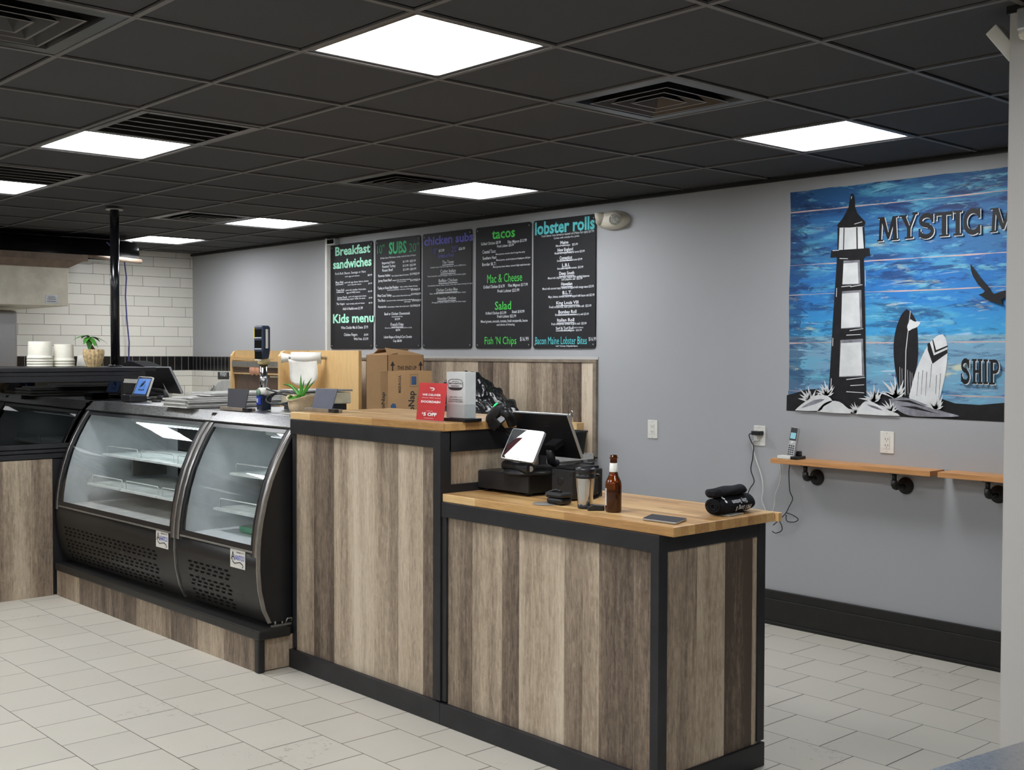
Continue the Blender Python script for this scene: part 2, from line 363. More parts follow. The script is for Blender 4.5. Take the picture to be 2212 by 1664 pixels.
# ------------------------------------------------------------------ room shell
X1, Y0 = 7.2, -7.0
struct(MB().box(XL-.2, X1, Y0-.2, YW+.2, -.12, 0).build('floor', M['floor']))
LIGHTS = [(0, 0), (0, 4), (-4, 4), (-4, 0), (-7, 0), (-8, 4), (-11, 4), (0, -4), (-4, -4), (-11, -1), (-7, -4), (-11, -4), (0, -8), (-4, -8), (4, 0), (4, -4), (4, -8), (8, -4), (-8, -8)]
VENTS = [(-1, -2), (0, 2), (-4, 3), (-8, 3)]
GRILLES = [(-3, 0), (-6, 0)]
holes = set(LIGHTS+VENTS+GRILLES)
i0, i1, j0 = -13, 11, -12
cb = MB()
for i in range(i0, i1+1):
    for j in range(j0, 6):
        if (i, j) in holes: continue
        x0, x1 = max(i*TX, XL), min((i+1)*TX, X1); y0, y1 = max(j*TY, Y0), min((j+1)*TY, YW)
        if x1-x0 < .02 or y1-y0 < .02: continue
        cb.box(x0+.0145, x1-.0145, y0+.0145, y1-.0145, CEIL+.008, CEIL+.03)
struct(cb.build('ceiling', M['ceil']))
struct(box('ceiling_deck', (XL-.2, X1, Y0-.2, YW+.2, CEIL+.25, CEIL+.33), M['gap']))
tb = MB()
for i in range(i0, i1+2):
    if XL < i*TX < X1: tb.box(i*TX-.0098, i*TX+.0098, Y0, YW, CEIL, CEIL+.007)
for j in range(j0, 6):
    if Y0 < j*TY < YW: tb.box(XL, X1, j*TY-.0098, j*TY+.0098, CEIL+.0005, CEIL+.0075)
tg = struct(tb.build('trim_1', M['tee']))
tg['label'] = 'dark painted ceiling grid'
struct(box('wall_back', (XL-.2, X1, YW, YW+.2, 0, CEIL+.25), M['wall']))
struct(box('wall_left', (XL-.2, XL, Y0, YW, 0, CEIL+.25), M['tile_x']))
struct(box('wall_front', (XL-.2, X1, Y0-.2, Y0, 0, CEIL+.25), M['wall2']))
struct(box('wall_right', (X1, X1+.2, Y0-.2, YW+.2, 0, CEIL+.25), M['wall2']))
struct(box('wall_end', (1.842, 5.4, 1.275, 1.52, 0, CEIL+.02), M['wall2'], None, .006))
struct(box('trim_2', (1.837, 5.42, 1.268, 1.525, CEIL-.014, CEIL+.02), M['trimblack']))
# wall angle along the back wall and tiled dado left of the wood panel
tr = MB(); tr.box(XL, X1, YW-.022, YW, CEIL-.02, CEIL+.004); struct(tr.build('trim_3', M['trimblack']))
struct(box('wall_dado', (XL, -5.3, YW-.012, YW+.001, 0, 1.54), M['tile_y']))
bb = MB(); bb.box(-1.75, 5.0, YW-.016, YW, 0, .2).box(-1.75, 5.0, YW-.024, YW-.014, 0, .15).box(-1.75, 5.0, YW-.034, YW-.02, 0, .02)
struct(bb.build('baseboard_back', M['trimblack'], None, .003))
# ------------------------------------------------------------------ ceiling fittings
def cellbox(c): return c[0]*TX, (c[0]+1)*TX, c[1]*TY, (c[1]+1)*TY
def light_panel():
    e = thing('ceiling_light', 'x', 'ceiling light', (TX/2, TY/2, CEIL+.006), 'square lit panels in the dark ceiling')
    fr = MB(); a, b = .013, .032
    for (x0, x1, y0, y1) in ((a, TX-a, a, b), (a, TX-a, TY-b, TY-a), (a, b, b, TY-b), (TX-b, TX-a, b, TY-b)): fr.box(x0, x1, y0, y1, CEIL+.004, CEIL+.03)
    fr.box(a, TX-a, a, TY-a, CEIL+.03, CEIL+.06)
    fr.build('frame', M['ventblack'], e)
    MB().box(b, TX-b, b, TY-b, CEIL+.008, CEIL+.028).build('diffuser', M['panel'], e)
    return e
LL = {(0, 0): 'largest bright square ceiling light, near the top centre', (0, 4): 'bright square ceiling light above the blue lighthouse mural',
      (-4, 4): 'bright square ceiling light in front of the taller menu boards, beside a vent', (-4, 0): 'bright square ceiling light beside the slatted return grille, above left of the pole',
      (-7, 0): 'bright ceiling light cut off by the left edge of the photo', (-8, 4): 'small bright ceiling light right of a vent, above the wooden wrap station',
      (-11, 4): 'small bright ceiling light just right of the black pole, nearest the tiled corner'}
proto = None
for c in LIGHTS:
    if proto is None: o = proto = light_panel()
    else: o = copy_tree(proto)
    o.location = ((c[0]+.5)*TX, (c[1]+.5)*TY, CEIL+.006)
    o['label'] = LL.get(c, 'bright square ceiling light outside the photo, over the front of the room')
def vent():
    e = thing('ceiling_vent', 'x', 'vent', (TX/2, TY/2, CEIL), 'square black air vents in the ceiling')
    cx, cy = TX/2, TY/2
    def ring(mb, a, za, b, zb, mi=0):
        q = lambda h, z: [(cx-h*1.05, cy-h, z), (cx+h*1.05, cy-h, z), (cx+h*1.05, cy+h, z), (cx-h*1.05, cy+h, z)]
        mb.grid([q(a, za), q(b, zb)], mi, False, True)
    f = MB(); ring(f, .285, CEIL+.002, .235, CEIL+.002); ring(f, .235, CEIL+.002, .215, CEIL+.05); ring(f, .215, CEIL+.05, .215, CEIL+.12)
    f.box(cx-.23, cx+.23, cy-.22, cy+.22, CEIL+.12, CEIL+.13); f.build('vent_frame', M['ventblack'], e, norm=False)
    for a, b in ((.19, .135), (.13, .08), (.075, .02)):
        l = MB(); ring(l, a, CEIL-.004, b, CEIL+.05); ring(l, a+.005, CEIL-.006, a-.004, CEIL-.006, 1); ring(l, a-.004, CEIL-.006, b, CEIL+.045)
        if b < .05: l.box(cx-b*1.05, cx+b*1.05, cy-b, cy+b, CEIL+.044, CEIL+.05)
        l.build('louver_ring', [M['ventblack'], M['ventrim']], e, norm=False)
    return e
VL = {(-1, -2): 'large black ceiling vent cut off by the top left corner', (0, 2): 'black ceiling vent right of the largest light, orange reflection in it',
      (-4, 3): 'black ceiling vent partly behind the light in front of the menu boards', (-8, 3): 'small far black ceiling vent between the pole and the menu boards'}
proto = None
for c in VENTS:
    if proto is None: o = proto = vent()
    else: o = copy_tree(proto)
    o.location = ((c[0]+.5)*TX, (c[1]+.5)*TY, CEIL); o['label'] = VL[c]
def grille():
    e = thing('return_grille', 'x', 'vent', (TX/2, TY/2, CEIL), 'slatted return air grilles')
    f = MB(); a, b = .014, .05
    for (x0, x1, y0, y1) in ((a, TX-a, a, b), (a, TX-a, TY-b, TY-a), (a, b, b, TY-b), (TX-b, TX-a, b, TY-b)): f.box(x0, x1, y0, y1, CEIL-.003, CEIL+.03)
    f.build('grille_frame', M['ventblack'], e, .003)
    box('backing', (a, TX-a, a, TY-a, CEIL+.03, CEIL+.035), M['gap'], e)
    for k in range(1, 5):
        x = b+(TX-2*b)*k/5; MB().box(x-.008, x+.008, b, TY-b, CEIL-.001, CEIL+.012).build('slat', M['ventblack'], e)
    g = MB()
    for k in range(1, 40):
        x = b+(TX-2*b)*k/40; g.box(x-.0012, x+.0012, b, TY-b, CEIL+.012, CEIL+.022)
    g.build('grille_mesh', M['ventblack'], e); return e
g1 = grille(); g1.location = (-2.5*TX, .5*TY, CEIL); g1['label'] = 'black slatted return grille right of the left ceiling light'
g2 = copy_tree(g1); g2.location = (-5.5*TX, .5*TY, CEIL); g2['label'] = 'black slatted return grille at the left edge above the cut off light'
# ------------------------------------------------------------------ plank panels
def planks(mb, axis, c, edges, tones, z0, z1, th=.012):
    """upright planks on plane y=c (axis 0, along x, facing -y) or x=c (axis 1, along y, facing +x)"""
    for a, b, tn in zip(edges, edges[1:], tones):
        sw = .0024 if b != edges[-1] else 0.     # pale bevelled seam between neighbours
        if axis == 0: mb.box(a, b-sw, c, c+th, z0, z1, 0, tn)
        else: mb.box(c-th, c, a, b-sw, z0, z1, 0, tn)
        if sw and axis == 0: mb.box(b-sw, b, c+.0004, c+th, z0, z1, 0, min(1., tn+.22))
        elif sw: mb.box(c-th, c-.0004, b-sw, b, z0, z1, 0, min(1., tn+.22))
    return mb
# ------------------------------------------------------------------ tall service counter
YF = .955
hx0, hx1, hb = -1.625, -.415, 1.56
hc = thing('service_counter', 'tall plank-clad service counter with black trim in the middle', 'counter', (-1.02, 1.25, 0), 'plank clad counters')
pe = [aty(x, 1000, YF).x for x in (640, 677.5, 721.7, 765, 808, 861, 914, 943)]
planks(MB(), 0, YF, pe, [.56, .22, .68, .9, .58, .8, .24], .06, 1.2).build('front_panel', M['plank'], hc)
planks(MB(), 1, -.43, [1.0, 1.17, 1.35, 1.55], [.62, .7, .55], .06, 1.2).build('side_panel', M['plank'], hc)
box('carcass', (hx0+.03, -.445, YF+.013, hb-.02, .02, 1.235), M['black'], hc)
ap = MB().box(hx0, -.462, YF-.016, YF+.014, 1.178, 1.249).box(-.445, -.418, YF+.03, hb, 1.16, 1.249); ap.build('apron', M['black'], hc, .002)
box('corner_post', (-.468, -.418, YF-.02, YF+.04, 0.1, 1.249), M['black'], hc, .002)
box('corner_post', (hx0, hx0+.035, YF-.004, YF+.03, 0.1, 1.18), M['black'], hc, .002)
box('rear_post', (-.455, -.418, hb-.04, hb, .1, 1.249), M['black'], hc, .002)
box('base_trim', (hx0-.012, -.418, YF-.0221, YF+.02, 0, .092), M['black'], hc, .002)
box('lower_rail', (-.43, -.416, YF+.03, hb, .985, 1.02), M['black'], hc, .001)
tag(MB().box(-1.632, -.412, .945, 1.575, 1.249, 1.285).build('countertop', M['block'], None, .003), 'butcher block top of the tall counter, holding the red sign', 'countertop', 'butcher block countertops')
# ------------------------------------------------------------------ low checkout counter
lx0, lx1, lb = -.415, .79, 1.56
lc = thing('checkout_counter', 'low plank-clad checkout counter with black trim, front right', 'counter', (.19, 1.25, 0), 'plank clad counters')
pe = [-.39]+[aty(640+.4592*x, 1200, YF).x for x in (830, 968, 1050, 1110, 1262, 1350, 1425, 1592)]+[.762]
planks(MB(), 0, YF, pe, [.42, .6, .38, .72, .85, .45, .75, .3, .27], .06, .9).build('front_panel', M['plank'], lc)
ye = [.985, 1.1, 1.235, 1.4, 1.545]
ye = [.985]+[atx(1360+.16275*x, 1200, .785).y for x in (900, 1270, 1635)]+[1.53]
planks(MB(), 1, .785, ye, [.42, .7, .08, .6], .06, .9).build('side_panel', M['plank'], lc)
box('carcass', (lx0+.01, .772, YF+.013, lb-.02, .02, .93), M['black'], lc)
MB().box(lx0, .77, YF-.016, YF+.014, .888, .951).box(.765, .792, YF+.025, lb, .888, .951).build('apron', M['black'], lc, .002)
box('corner_post', (.755, .794, YF-.018, YF+.03, .1, .951), M['black'], lc, .002)
box('corner_post', (lx0, lx0+.028, YF-.012, YF+.02, .1, .89), M['black'], lc, .002)
box('rear_post', (.757, .793, lb-.045, lb, .1, .951), M['black'], lc, .002)
MB().box(-.416, .796, YF-.022, YF+.02, 0, .092).box(.76, .796, YF+.02, lb, 0, .092).build('base_trim', M['black'], lc, .002)
ct = MB().box(-.415, .853, .945, 1.53, .951, .986); ct.box(-.415, .87, 1.531, 1.556, .951, .985)
tag(ct.build('countertop', M['block'], None, .003), 'butcher block top of the low counter, holding the bottle and phone', 'countertop', 'butcher block countertops')
# ------------------------------------------------------------------ plinth and refrigerated cases
pl = thing('case_plinth', 'low plank-clad plinth under the curved glass cases', 'plinth', (-2.9, 1.15, 0))
ROT = .0125
def sk(x): return .759+(x+1.62)*ROT*1.25      # plinth front line
pb = MB()
edges = [-4.135, -3.78, -3.32, -2.98, -2.55, -2.25, -1.97, -1.655]
for a, b, tn in zip(edges, edges[1:], [.55, .3, .28, .52, .38, .62, .42]):
    pb.prism([(a, sk(a), .0), (b-.002, sk(b), 0), (b-.002, sk(b)+.012, 0), (a, sk(a)+.012, 0)], (0, 0, .17)); pb.tone[-6:] = [tn]*6
pb.build('front_panel', M['plank'], pl)
eb = MB().box(-1.642, -1.63, sk(-1.63)+.03, .965, .006, .165, 0, .55); eb.build('end_panel', M['plank'], pl)
MB().prism([(-4.14, sk(-4.14)-.012, .166), (-1.6, sk(-1.6)-.014, .166), (-1.6, .925, .166), (-1.64, .925, .166), (-1.64, 1.6, .166), (-4.14, 1.6, .166)], (0, 0, .046)).build('top_board', M['trimblack'], pl, .006)
box('corner_post', (-1.655, -1.615, sk(-1.63)-.008, sk(-1.63)+.03, 0, .168), M['trimblack'], pl, .006)
box('carcass', (-4.12, -1.645, .80, 1.58, .004, .164), M['black'], pl)
# profile of a case in (y, z); y shifts a little along x because the row stands slightly askew
PROF = [(.79, .232), (.758, .30), (.735, .40), (.727, .50), (.728, .592), (.733, .66), (.745, .74), (.768, .84), (.80, .94), (.842, 1.035), (.888, 1.12), (.915, 1.163), (.942, 1.20)]
def cy(x): return (x+2.9)*.0226+.02
def case(x0, x1, name, label, nshelf, sticker):
    e = thing(name, label, 'display case', ((x0+x1)/2, 1.15, .212), 'curved glass refrigerated cases')
    q = lambda x, y, z: V((x, y+cy(x), z))
    yb = 1.50
    def side(x, th, mt, nm, inset=0.):
        pts = [(y+inset, z) for y, z in PROF]+[(.955+inset, 1.245), (yb, 1.245), (yb, .232)]
        MB().prism([q(x, y, z) for y, z in pts], (th, 0, 0)).build(nm, mt, e)
    side(x1-.012, .012, M['blackplastic'], 'side_panel'); side(x0, .012, M['blackplastic'], 'side_panel')
    # inner liners
    LP = [(y+.03, z) for y, z in PROF[4:]]+[(yb-.03, 1.2), (yb-.03, .585), (.77, .585)]
    for x, th in ((x0+.03, .006), (x1-.036, .006)):
        MB().prism([q(x, y, z) for y, z in LP], (th, 0, 0)).build('liner', M['liner'], e)
    # steel edge strips on the curve + black gasket
    def strip(xa, xb, dy, mt, nm, prof, th=.012):
        o = []; i_ = []
        for y, z in prof: o.append((y+dy, z)); i_.append((y+dy+th, z))
        mb = MB(); mb.grid([[q(x, y, z) for y, z in o] for x in (xa, xb)], 0, True)
        mb.grid([[q(x, y, z) for y, z in i_] for x in (xa, xb)], 0, True)
        for x in (xa, xb): mb.grid([[q(x, y, z) for y, z in o], [q(x, y, z) for y, z in i_]], 0, False)
        return mb.build(nm, mt, e)
    up = [(.7275, .565)]+PROF[4:]
    strip(x0, x0+.042, -.010, M['steelv'], 'edge_strip', up); strip(x1-.042, x1+.002, -.010, M['steelv'], 'edge_strip', up)
    strip(x1-.003, x1+.004, -.012, M['zinc'], 'edge_bead', PROF, .02)
    strip(x0+.042, x0+.066, -.006, M['blackplastic'], 'gasket', up); strip(x1-.066, x1-.042, -.006, M['blackplastic'], 'gasket', up)
    gl = MB(); gl.grid([[q(x, y-.002, z) for y, z in PROF[4:]] for x in (x0+.06, x1-.06)], 0, True)
    gl.build('glass_front', M['glass'], e)
    MB().grid([[q(x0+.06, y, z), q(x1-.06, y, z)] for y, z in ((.913, 1.172), (.938, 1.203))], 0).build('glass_header', M['blackplastic'], e)
    MB().grid([[q(x0+.06, y, z), q(x1-.06, y, z)] for y, z in ((.722, .592), (.723, .622))], 0).build('glass_sill', M['blackplastic'], e)
    MB().grid([[q(x0+.05, y, z), q(x1-.045, y, z)] for y, z in ((.718, .584), (.718, .592), (.73, .594))], 0, False).build('sill_strip', M['zinc'], e)
    # lower louvred panel
    lo = MB(); lo.grid([[q(x, y-.003, z) for y, z in PROF[:4]+[(.725, .58), (.75, .585)]] for x in (x0+.004, x1-.002)], 0, True)
    lop = lo.build('lower_panel', M['blackmetal'], e)
    def pp(z):
        for (ya, za), (yb_, zb) in zip(PROF, PROF[1:]):
            if za <= z <= zb: f = (z-za)/(zb-za); return ya+(yb_-ya)*f-.0045
        return .72
    wd = x1-x0; n = int((wd-.34)/.064) 
    for grp in (.455, .375, .30):
        sl = MB()
        for r in range(3):
            z = grp-.022*r
            for k in range(n):
                x = x0+.13+.064*k+.016*(r % 2)
                sl.add([q(x, pp(z), z), q(x+.036, pp(z), z), q(x+.036, pp(z+.010), z+.010), q(x, pp(z+.010), z+.010)], [(0, 1, 2, 3)])
        sl.build('vent_slots', M['slot'], lop, norm=False)
    # sticker with swoosh
    sx, sz = sticker
    A = lambda u, v, d=0.: q(sx+u*.145, pp(sz+v*.098)-.002-d, sz+v*.098)
    st = MB().prism([A(0, 0), A(1, 0), A(1, 1), A(0, 1)], (0, -.001, 0)).build('maker_sticker', M['white'], lop)
    tx = MB(); upv = (A(0, 1)-A(0, 0)).normalized(); add_text(tx, 'VANTCO', A(.3, .42, .0016), A(.95, .42, .0016), upv, .026, .012)
    tx.build('sticker_lettering', M['stickerblue'], lop, norm=False)
    tx = MB(); add_text(tx, 'A', A(.06, .4, .0016), A(.32, .4, .0016), upv, .045); add_text(tx, 'REFRIGERATION', A(.42, .78, .0016), A(.92, .78, .0016), upv, .008)
    pts = [(.12, .5), (.16, .3), (.3, .2), (.5, .26), (.68, .3), (.84, .2), (.88, .1), (.8, .06)]
    for (a, b), (c, d) in zip(pts, pts[1:]): tx.add([A(a, b, .0016), A(c, d, .0016), A(c+.02, d+.05, .0016), A(a+.02, b+.05, .0016)], [(0, 1, 2, 3)])
    tx.build('sticker_mark', M['darkink'], lop, norm=False)
    # stainless top: sloped fascia and deck
    tp = MB(); tp.grid([[q(x, y, z) for y, z in ((.925, 1.196), (.925, 1.204), (.978, 1.256), (yb+.02, 1.257), (yb+.02, 1.235), (.97, 1.235), (.935, 1.196), (.925, 1.196))] for x in (x0-.004, x1+.004)], 0, False)
    for x in (x0-.004, x1+.004): tp.poly([q(x, y, z) for y, z in ((.925, 1.196), (.925, 1.204), (.978, 1.256), (yb+.02, 1.257), (yb+.02, 1.235), (.97, 1.235), (.935, 1.196))])
    tp.build('steel_top', M['steel'], e)
    # inside: deck, back with sliding door frame, light housing, shelves
    MB().prism([q(x0+.036, .765, .588), q(x1-.036, .765, .588), q(x1-.036, yb-.03, .588), q(x0+.036, yb-.03, .588)], (0, 0, .012)).build('case_floor', M['traymetal'] if nshelf > 1 else M['liner'], e)
    bk = MB()
    for a, b in ((x0+.03, x0+.2), (x1-.2, x1-.03)): bk.prism([q(a, yb-.03, .6), q(b, yb-.03, .6), q(b, yb-.02, .6), q(a, yb-.02, .6)], (0, 0, .6))
    bk.prism([q(x0+.2, yb-.03, .6), q(x1-.2, yb-.03, .6), q(x1-.2, yb-.02, .6), q(x0+.2, yb-.02, .6)], (0, 0, .12))
    bk.prism([q(x0+.2, yb-.03, 1.08), q(x1-.2, yb-.03, 1.08), q(x1-.2, yb-.02, 1.08), q(x0+.2, yb-.02, 1.08)], (0, 0, .12))
    bk.build('rear_wall', M['liner'], e)
    xm = (x0+x1)/2; dr = MB()
    for a, b in ((x0+.2, xm+.02), (xm-.02, x1-.2)): dr.prism([q(a, yb-.03, .72), q(b, yb-.03, .72), q(b, yb-.026, .72), q(a, yb-.026, .72)], (0, 0, .36))
    dr.build('rear_door', M['glassd'], e)
    MB().prism([q(x0+.3, 1.1, 1.13), q(x0+.3, 1.3, 1.1), q(x0+.3, 1.3, 1.19), q(x0+.3, 1.08, 1.19)], q(x1-.1, 0, 0)-q(x0+.3, 0, 0)).build('light_housing', M['liner'], e)
    MB().prism([q(x0+.32, 1.12, 1.118), q(x0+.32, 1.28, 1.094), q(x0+.32, 1.28, 1.097), q(x0+.32, 1.12, 1.121)], q(x1-.12, 0, 0)-q(x0+.32, 0, 0)).build('added_glow_strip', M['addedglow'], e)  # added glowing strip, put in to brighten the case interior
    for z, yf in ((.905, .98), (.72, .88)):
        xs0, xs1 = x0+.12, x1-.06; nn = nshelf
        for k in range(nn):
            a = xs0+(xs1-xs0)*k/nn; b = xs0+(xs1-xs0)*(k+1)/nn-.012
            sh = MB().prism([q(a, yf, z), q(b, yf, z), q(b, yb-.05, z), q(a, yb-.05, z)], (0, 0, .012))
            for u in range(1, 24):
                x = a+(b-a)*u/24; sh.prism([q(x-.001, yf+.01, z+.012), q(x+.001, yf+.01, z+.012), q(x+.001, yb-.06, z+.012), q(x-.001, yb-.06, z+.012)], (0, 0, .002))
            so = sh.build('shelf', M['wire'], e)
            gw = MB().tube([q(a+.02, yf+.03, z), q(a+.02, yf+.03, z+.055), q(a+.03, yf+.03, z+.062), q(b-.03, yf+.03, z+.062), q(b-.02, yf+.03, z+.055), q(b-.02, yf+.03, z)], .0035, 6)
            gw.build('front_guard', M['wire'], so)
    MB().prism([q(x0+.07, 1.2, .75), q(x0+.1, 1.2, .75), q(x0+.1, 1.44, .75), q(x0+.07, 1.44, .75)], (0, 0, .12)).build('shelf_bracket', M['zinc'], e)
    return e
XM = -2.505
case(-4.135, XM-.006, 'refrigerated_case', 'left wider curved glass refrigerated case with three shelf sections', 3, (XM-.225, .492))
case(XM+.006, -1.655, 'refrigerated_case', 'right narrower curved glass refrigerated case beside the tall counter', 1, (-1.915, .490))
tag(MB().prism([(-2.25, 1.0, .606), (-1.75, 1.0, .606), (-1.75, 1.42, .606), (-2.25, 1.42, .606)], (0, 0, .03)).build('glass_sheet', M['greenglass']), 'green edged glass sheet lying on the floor of the right glass case', 'glass')
ft = MB().box(-1.648, -1.636, .84, .95, .213, .222).tube([(-1.64, .86, .222), (-1.64, .86, .24)], .005).tube([(-1.64, .9, .222), (-1.64, .9, .235)], .004).tube([(-1.64, .92, .226), (-1.64, .93, .245), (-1.64, .955, .245), (-1.64, .955, .23)], .004)
tag(ft.build('foot_bracket', M['zinc']), 'bare zinc foot bracket at the corner of the plinth by the right glass case', 'bracket')
# ------------------------------------------------------------------ left counter and black meat case
ZLEDGE = 1.2575
lcn = thing('side_counter', 'plank-clad side counter under the black case at the left edge', 'counter', (-4.6, -.8, 0), 'plank clad counters')
ye = [-2.6, -2.3, -2.0, -1.7, -1.4, -1.1, -.75, -.4, -.1, atx(8, 1150, -4.15).y, atx(68, 1150, -4.15).y, .70]
ye = sorted(ye); planks(MB(), 1, -4.148, ye, [.4, .6, .5, .7, .3, .6, .5, .4, .45, .72, .55], .0, .888).build('front_panel', M['plank'], lcn)
box('carcass', (-5.15, -4.162, -2.6, 1.38, 0.005, .886), M['black'], lcn)
box('rear_ledge', (-5.15, -4.16, 1.42, 1.82, 0, ZLEDGE), M['black'], lcn)
mc = thing('meat_case', 'long black glass-fronted case on the side counter, left edge', 'display case', (-4.6, -.6, .89))
yA, yB = -2.6, 1.19
MB().box(-5.1, -4.15, yA, yB, .892, .925).box(-5.1, -4.142, yA, yB, .93, .952).box(-5.1, -4.14, yA, yB, .957, .987).build('bottom_rail', M['black'], mc, .003)
MB().box(-5.15, -4.142, yA, yB+.22, 1.452, 1.478).box(-5.1, -4.15, yA, yB+.12, 1.425, 1.449).box(-5.1, -4.155, yA, yB, 1.385, 1.424).build('top_frame', M['black'], mc, .003)
box('end_panel', (-5.1, -4.17, yB-.03, yB, .987, 1.385), M['blackmetal'], mc)
box('end_panel', (-5.1, -4.17, yA, yA+.03, .987, 1.385), M['blackmetal'], mc)
box('rear_panel', (-5.1, -5.07, yA+.03, yB-.03, .987, 1.385), M['blackplastic'], mc)
box('case_floor', (-5.07, -4.2, yA+.03, yB-.03, .987, 1.0), M['blackplastic'], mc)
MB().box(-4.75, -4.35, yA+.1, .55, 1.13, 1.14).build('inner_shelf', M['blackplastic'], mc)
MB().box(-4.172, -4.166, yA, yB-.02, .987, 1.385).build('glass_front', M['glassd'], mc)
po = thing('support_pole', 'glossy black round pole from the black case up to the ceiling', 'pole', (-4.6, 1.32, 1.479))
MB().tube([(-4.6, 1.32, 1.48), (-4.6, 1.32, CEIL-.012)], .031, 20).build('shaft', mat('gloss_black_pole', (20, 20, 24), .18, 0, .6), po)
MB().lathe((-4.6, 1.32, CEIL-.013), [(.06, 0), (.06, .01), (.035, .0125)]).build('ceiling_flange', M['zinc'], po)
MB().lathe((-4.6, 1.32, 1.479), [(.05, 0), (.05, .008), (.033, .009)]).build('base_plate', M['black'], po)
for k in range(4):
    a = -2.2+k*.55; MB().lathe((-4.6+.042*math.cos(a), 1.32+.042*math.sin(a), 1.486), [(.006, 0), (.006, .005), (.001, .007)], 8).build('bolt', M['zinc'], po)
# tubs and woven pot on the black case
ZC = 1.4785; XC = -4.6
def tubstack(px0, px1, ptop, n, label):
    a = atx(px0, 790, XC); b = atx(px1, 790, XC); d = (b.y-a.y); c = V((XC, (a.y+b.y)/2, ZC)); top = atx((px0+px1)/2, ptop, XC).z-ZC
    r = d*.47
    for k in range(n):
        dz = .018*k; mb = MB()
        h = top-.018*(n-1)
        mb.lathe(c+V((0, 0, dz)), [(r, 0), (r*1.03, .004), (r*1.03, .014), (r*.975, .017), (r*.95, .03), (r*.9, h-.004), (r*.87, h), (r*.1, h), (.001, h-.001)], 32)
        o = mb.build('plastic_tub', M['cup'])
        tag(o, label % ['bottom', 'second from bottom', 'third from bottom', 'top'][k if k < n-1 else 3], 'tub', 'white plastic tubs upside down on the black case')
tubstack(58, 114, 738, 4, 'white upside-down plastic tub in the taller left stack on the black case, %s')
tubstack(114.5, 161, 744, 3, 'white upside-down plastic tub in the shorter stack on the black case, %s')
a = atx(166, 790, XC-.1); b = atx(188, 790, XC-.1); r = (b.y-a.y)/2
tag(MB().lathe(V((XC-.1, (a.y+b.y)/2, ZC)), [(r, 0), (r*1.02, .006), (r*.97, .01), (r*.8, .078), (r*.76, .082), (.001, .08)]).build('paper_cup', M['white']), 'small white upside-down cup partly behind the woven pot', 'cup')
a = atx(181, 790, XC+.12); b = atx(223.5, 790, XC+.12); r = (b.y-a.y)/2; pc = V((XC+.12, (a.y+b.y)/2, ZC))
pt = thing('potted_plant', 'small bonsai-like plant in a woven straw pot on the black case', 'plant', pc, 'small potted plants')
hgt = atx(200, 755, XC+.12).z-ZC
rows = []
for k in range(15):
    f = k/14; rr = r*(.62+.38*math.sin(min(1, f*1.15)*math.pi/2))*(1 if f < .9 else .97)
    rows.append([pc+V((math.cos(2*math.pi*i/96)*rr*(1+.035*math.cos(i*2*math.pi/96*16)), math.sin(2*math.pi*i/96)*rr*(1+.035*math.cos(i*2*math.pi/96*16)), f*hgt+.002*math.sin(i*1.9+k*3.1))) for i in range(96)])
pm = MB().grid(rows, 0, True, True); pm.add(rows[0], [tuple(range(96))[::-1]]); pm.build('woven_pot', M['wicker'], pt, norm=False)
MB().lathe(pc+V((0, 0, hgt-.012)), [(r*.93, 0), (r*.5, .003), (.001, .005)]).build('soil', M['bark'], pt)
tr_ = [pc+V((0, dy, hgt-.01+dz)) for dy, dz in ((0, 0), (-.018, .03), (-.04, .06), (-.042, .085), (-.03, .10))]
MB().tube(tr_, [.016, .014, .013, .01, .006], 10).build('trunk', M['bark'], pt)
def leafmesh(mb, base, d, up, L, W, droop=.4, n=5):
    base = V(base); d = V(d).normalized(); s_ = d.cross(V(up)).normalized(); u = V(up).normalized(); rows = []
    for k in range(n+1):
        f = k/n; wv = W*math.sin(math.pi*min(.98, f*.92+.08))*.5; c = base+d*(L*f)-u*(droop*L*f*f)
        rows.append([c-s_*wv+u*wv*.25, c, c+s_*wv+u*wv*.25])
    mb.grid(rows, 0, True)
for k, (dx, dy, dz, L) in enumerate(((0, -1, .25, .075), (.6, -.6, -.1, .06), (.9, .1, -.3, .055), (.4, .8, .05, .08), (-.3, .9, .1, .06), (.3, -.9, .5, .05), (.7, .5, -.5, .05), (-.8, -.2, .3, .06), (.5, -.2, -.9, .05))):
    lm = MB(); leafmesh(lm, tr_[-1]-V((0, 0, .006)), (dx, dy, dz), (0, 0, 1), L*1.55, .04, .45); lm.build('leaf', M['leaf'], pt, norm=False)
# ------------------------------------------------------------------ kitchen behind, left
hd = thing('exhaust_hood', 'cream fronted kitchen exhaust hood against the tiled wall', 'hood', (-7.15, .95, 1.97))
box('hood_box', (XL, -6.53, .15, 1.74, 1.975, 2.30), M['hoodcream'], hd, .004)
MB().prism([(-6.53, .15, 2.30), (-6.53, 1.74, 2.30), (-6.47, 1.85, 2.36), (-6.47, .1, 2.36)], (-1.2, 0, 0)).build('hood_cove', M['beige'], hd)
MB().prism([(XL, .1, 2.36), (-6.45, .1, 2.36), (-6.45, 1.88, 2.36), (XL, 1.88, 2.36)], (0, 0, .055)).build('hood_ledge', M['beige'], hd)
lb_ = [aty(0, 0, 1)]
cl = V((-6.528, atx(98, 655, -6.53).y, atx(98, 655, -6.53).z)); cr_ = atx(124, 638, -6.528)
MB().box(-6.53, -6.526, cl.y, cr_.y, cl.z, cr_.z).build('caution_label', M['silver'], hd)
ct_ = MB(); add_text(ct_, 'CAUTION', (-6.5255, cl.y+.02, cr_.z-.024), (-6.5255, cr_.y-.02, cr_.z-.024), (0, 0, 1), .012, .02)
for k in range(2): ct_.box(-6.5258, -6.5252, cl.y+.012, cr_.y-.012, cl.z+.014+k*.02, cl.z+.018+k*.02)
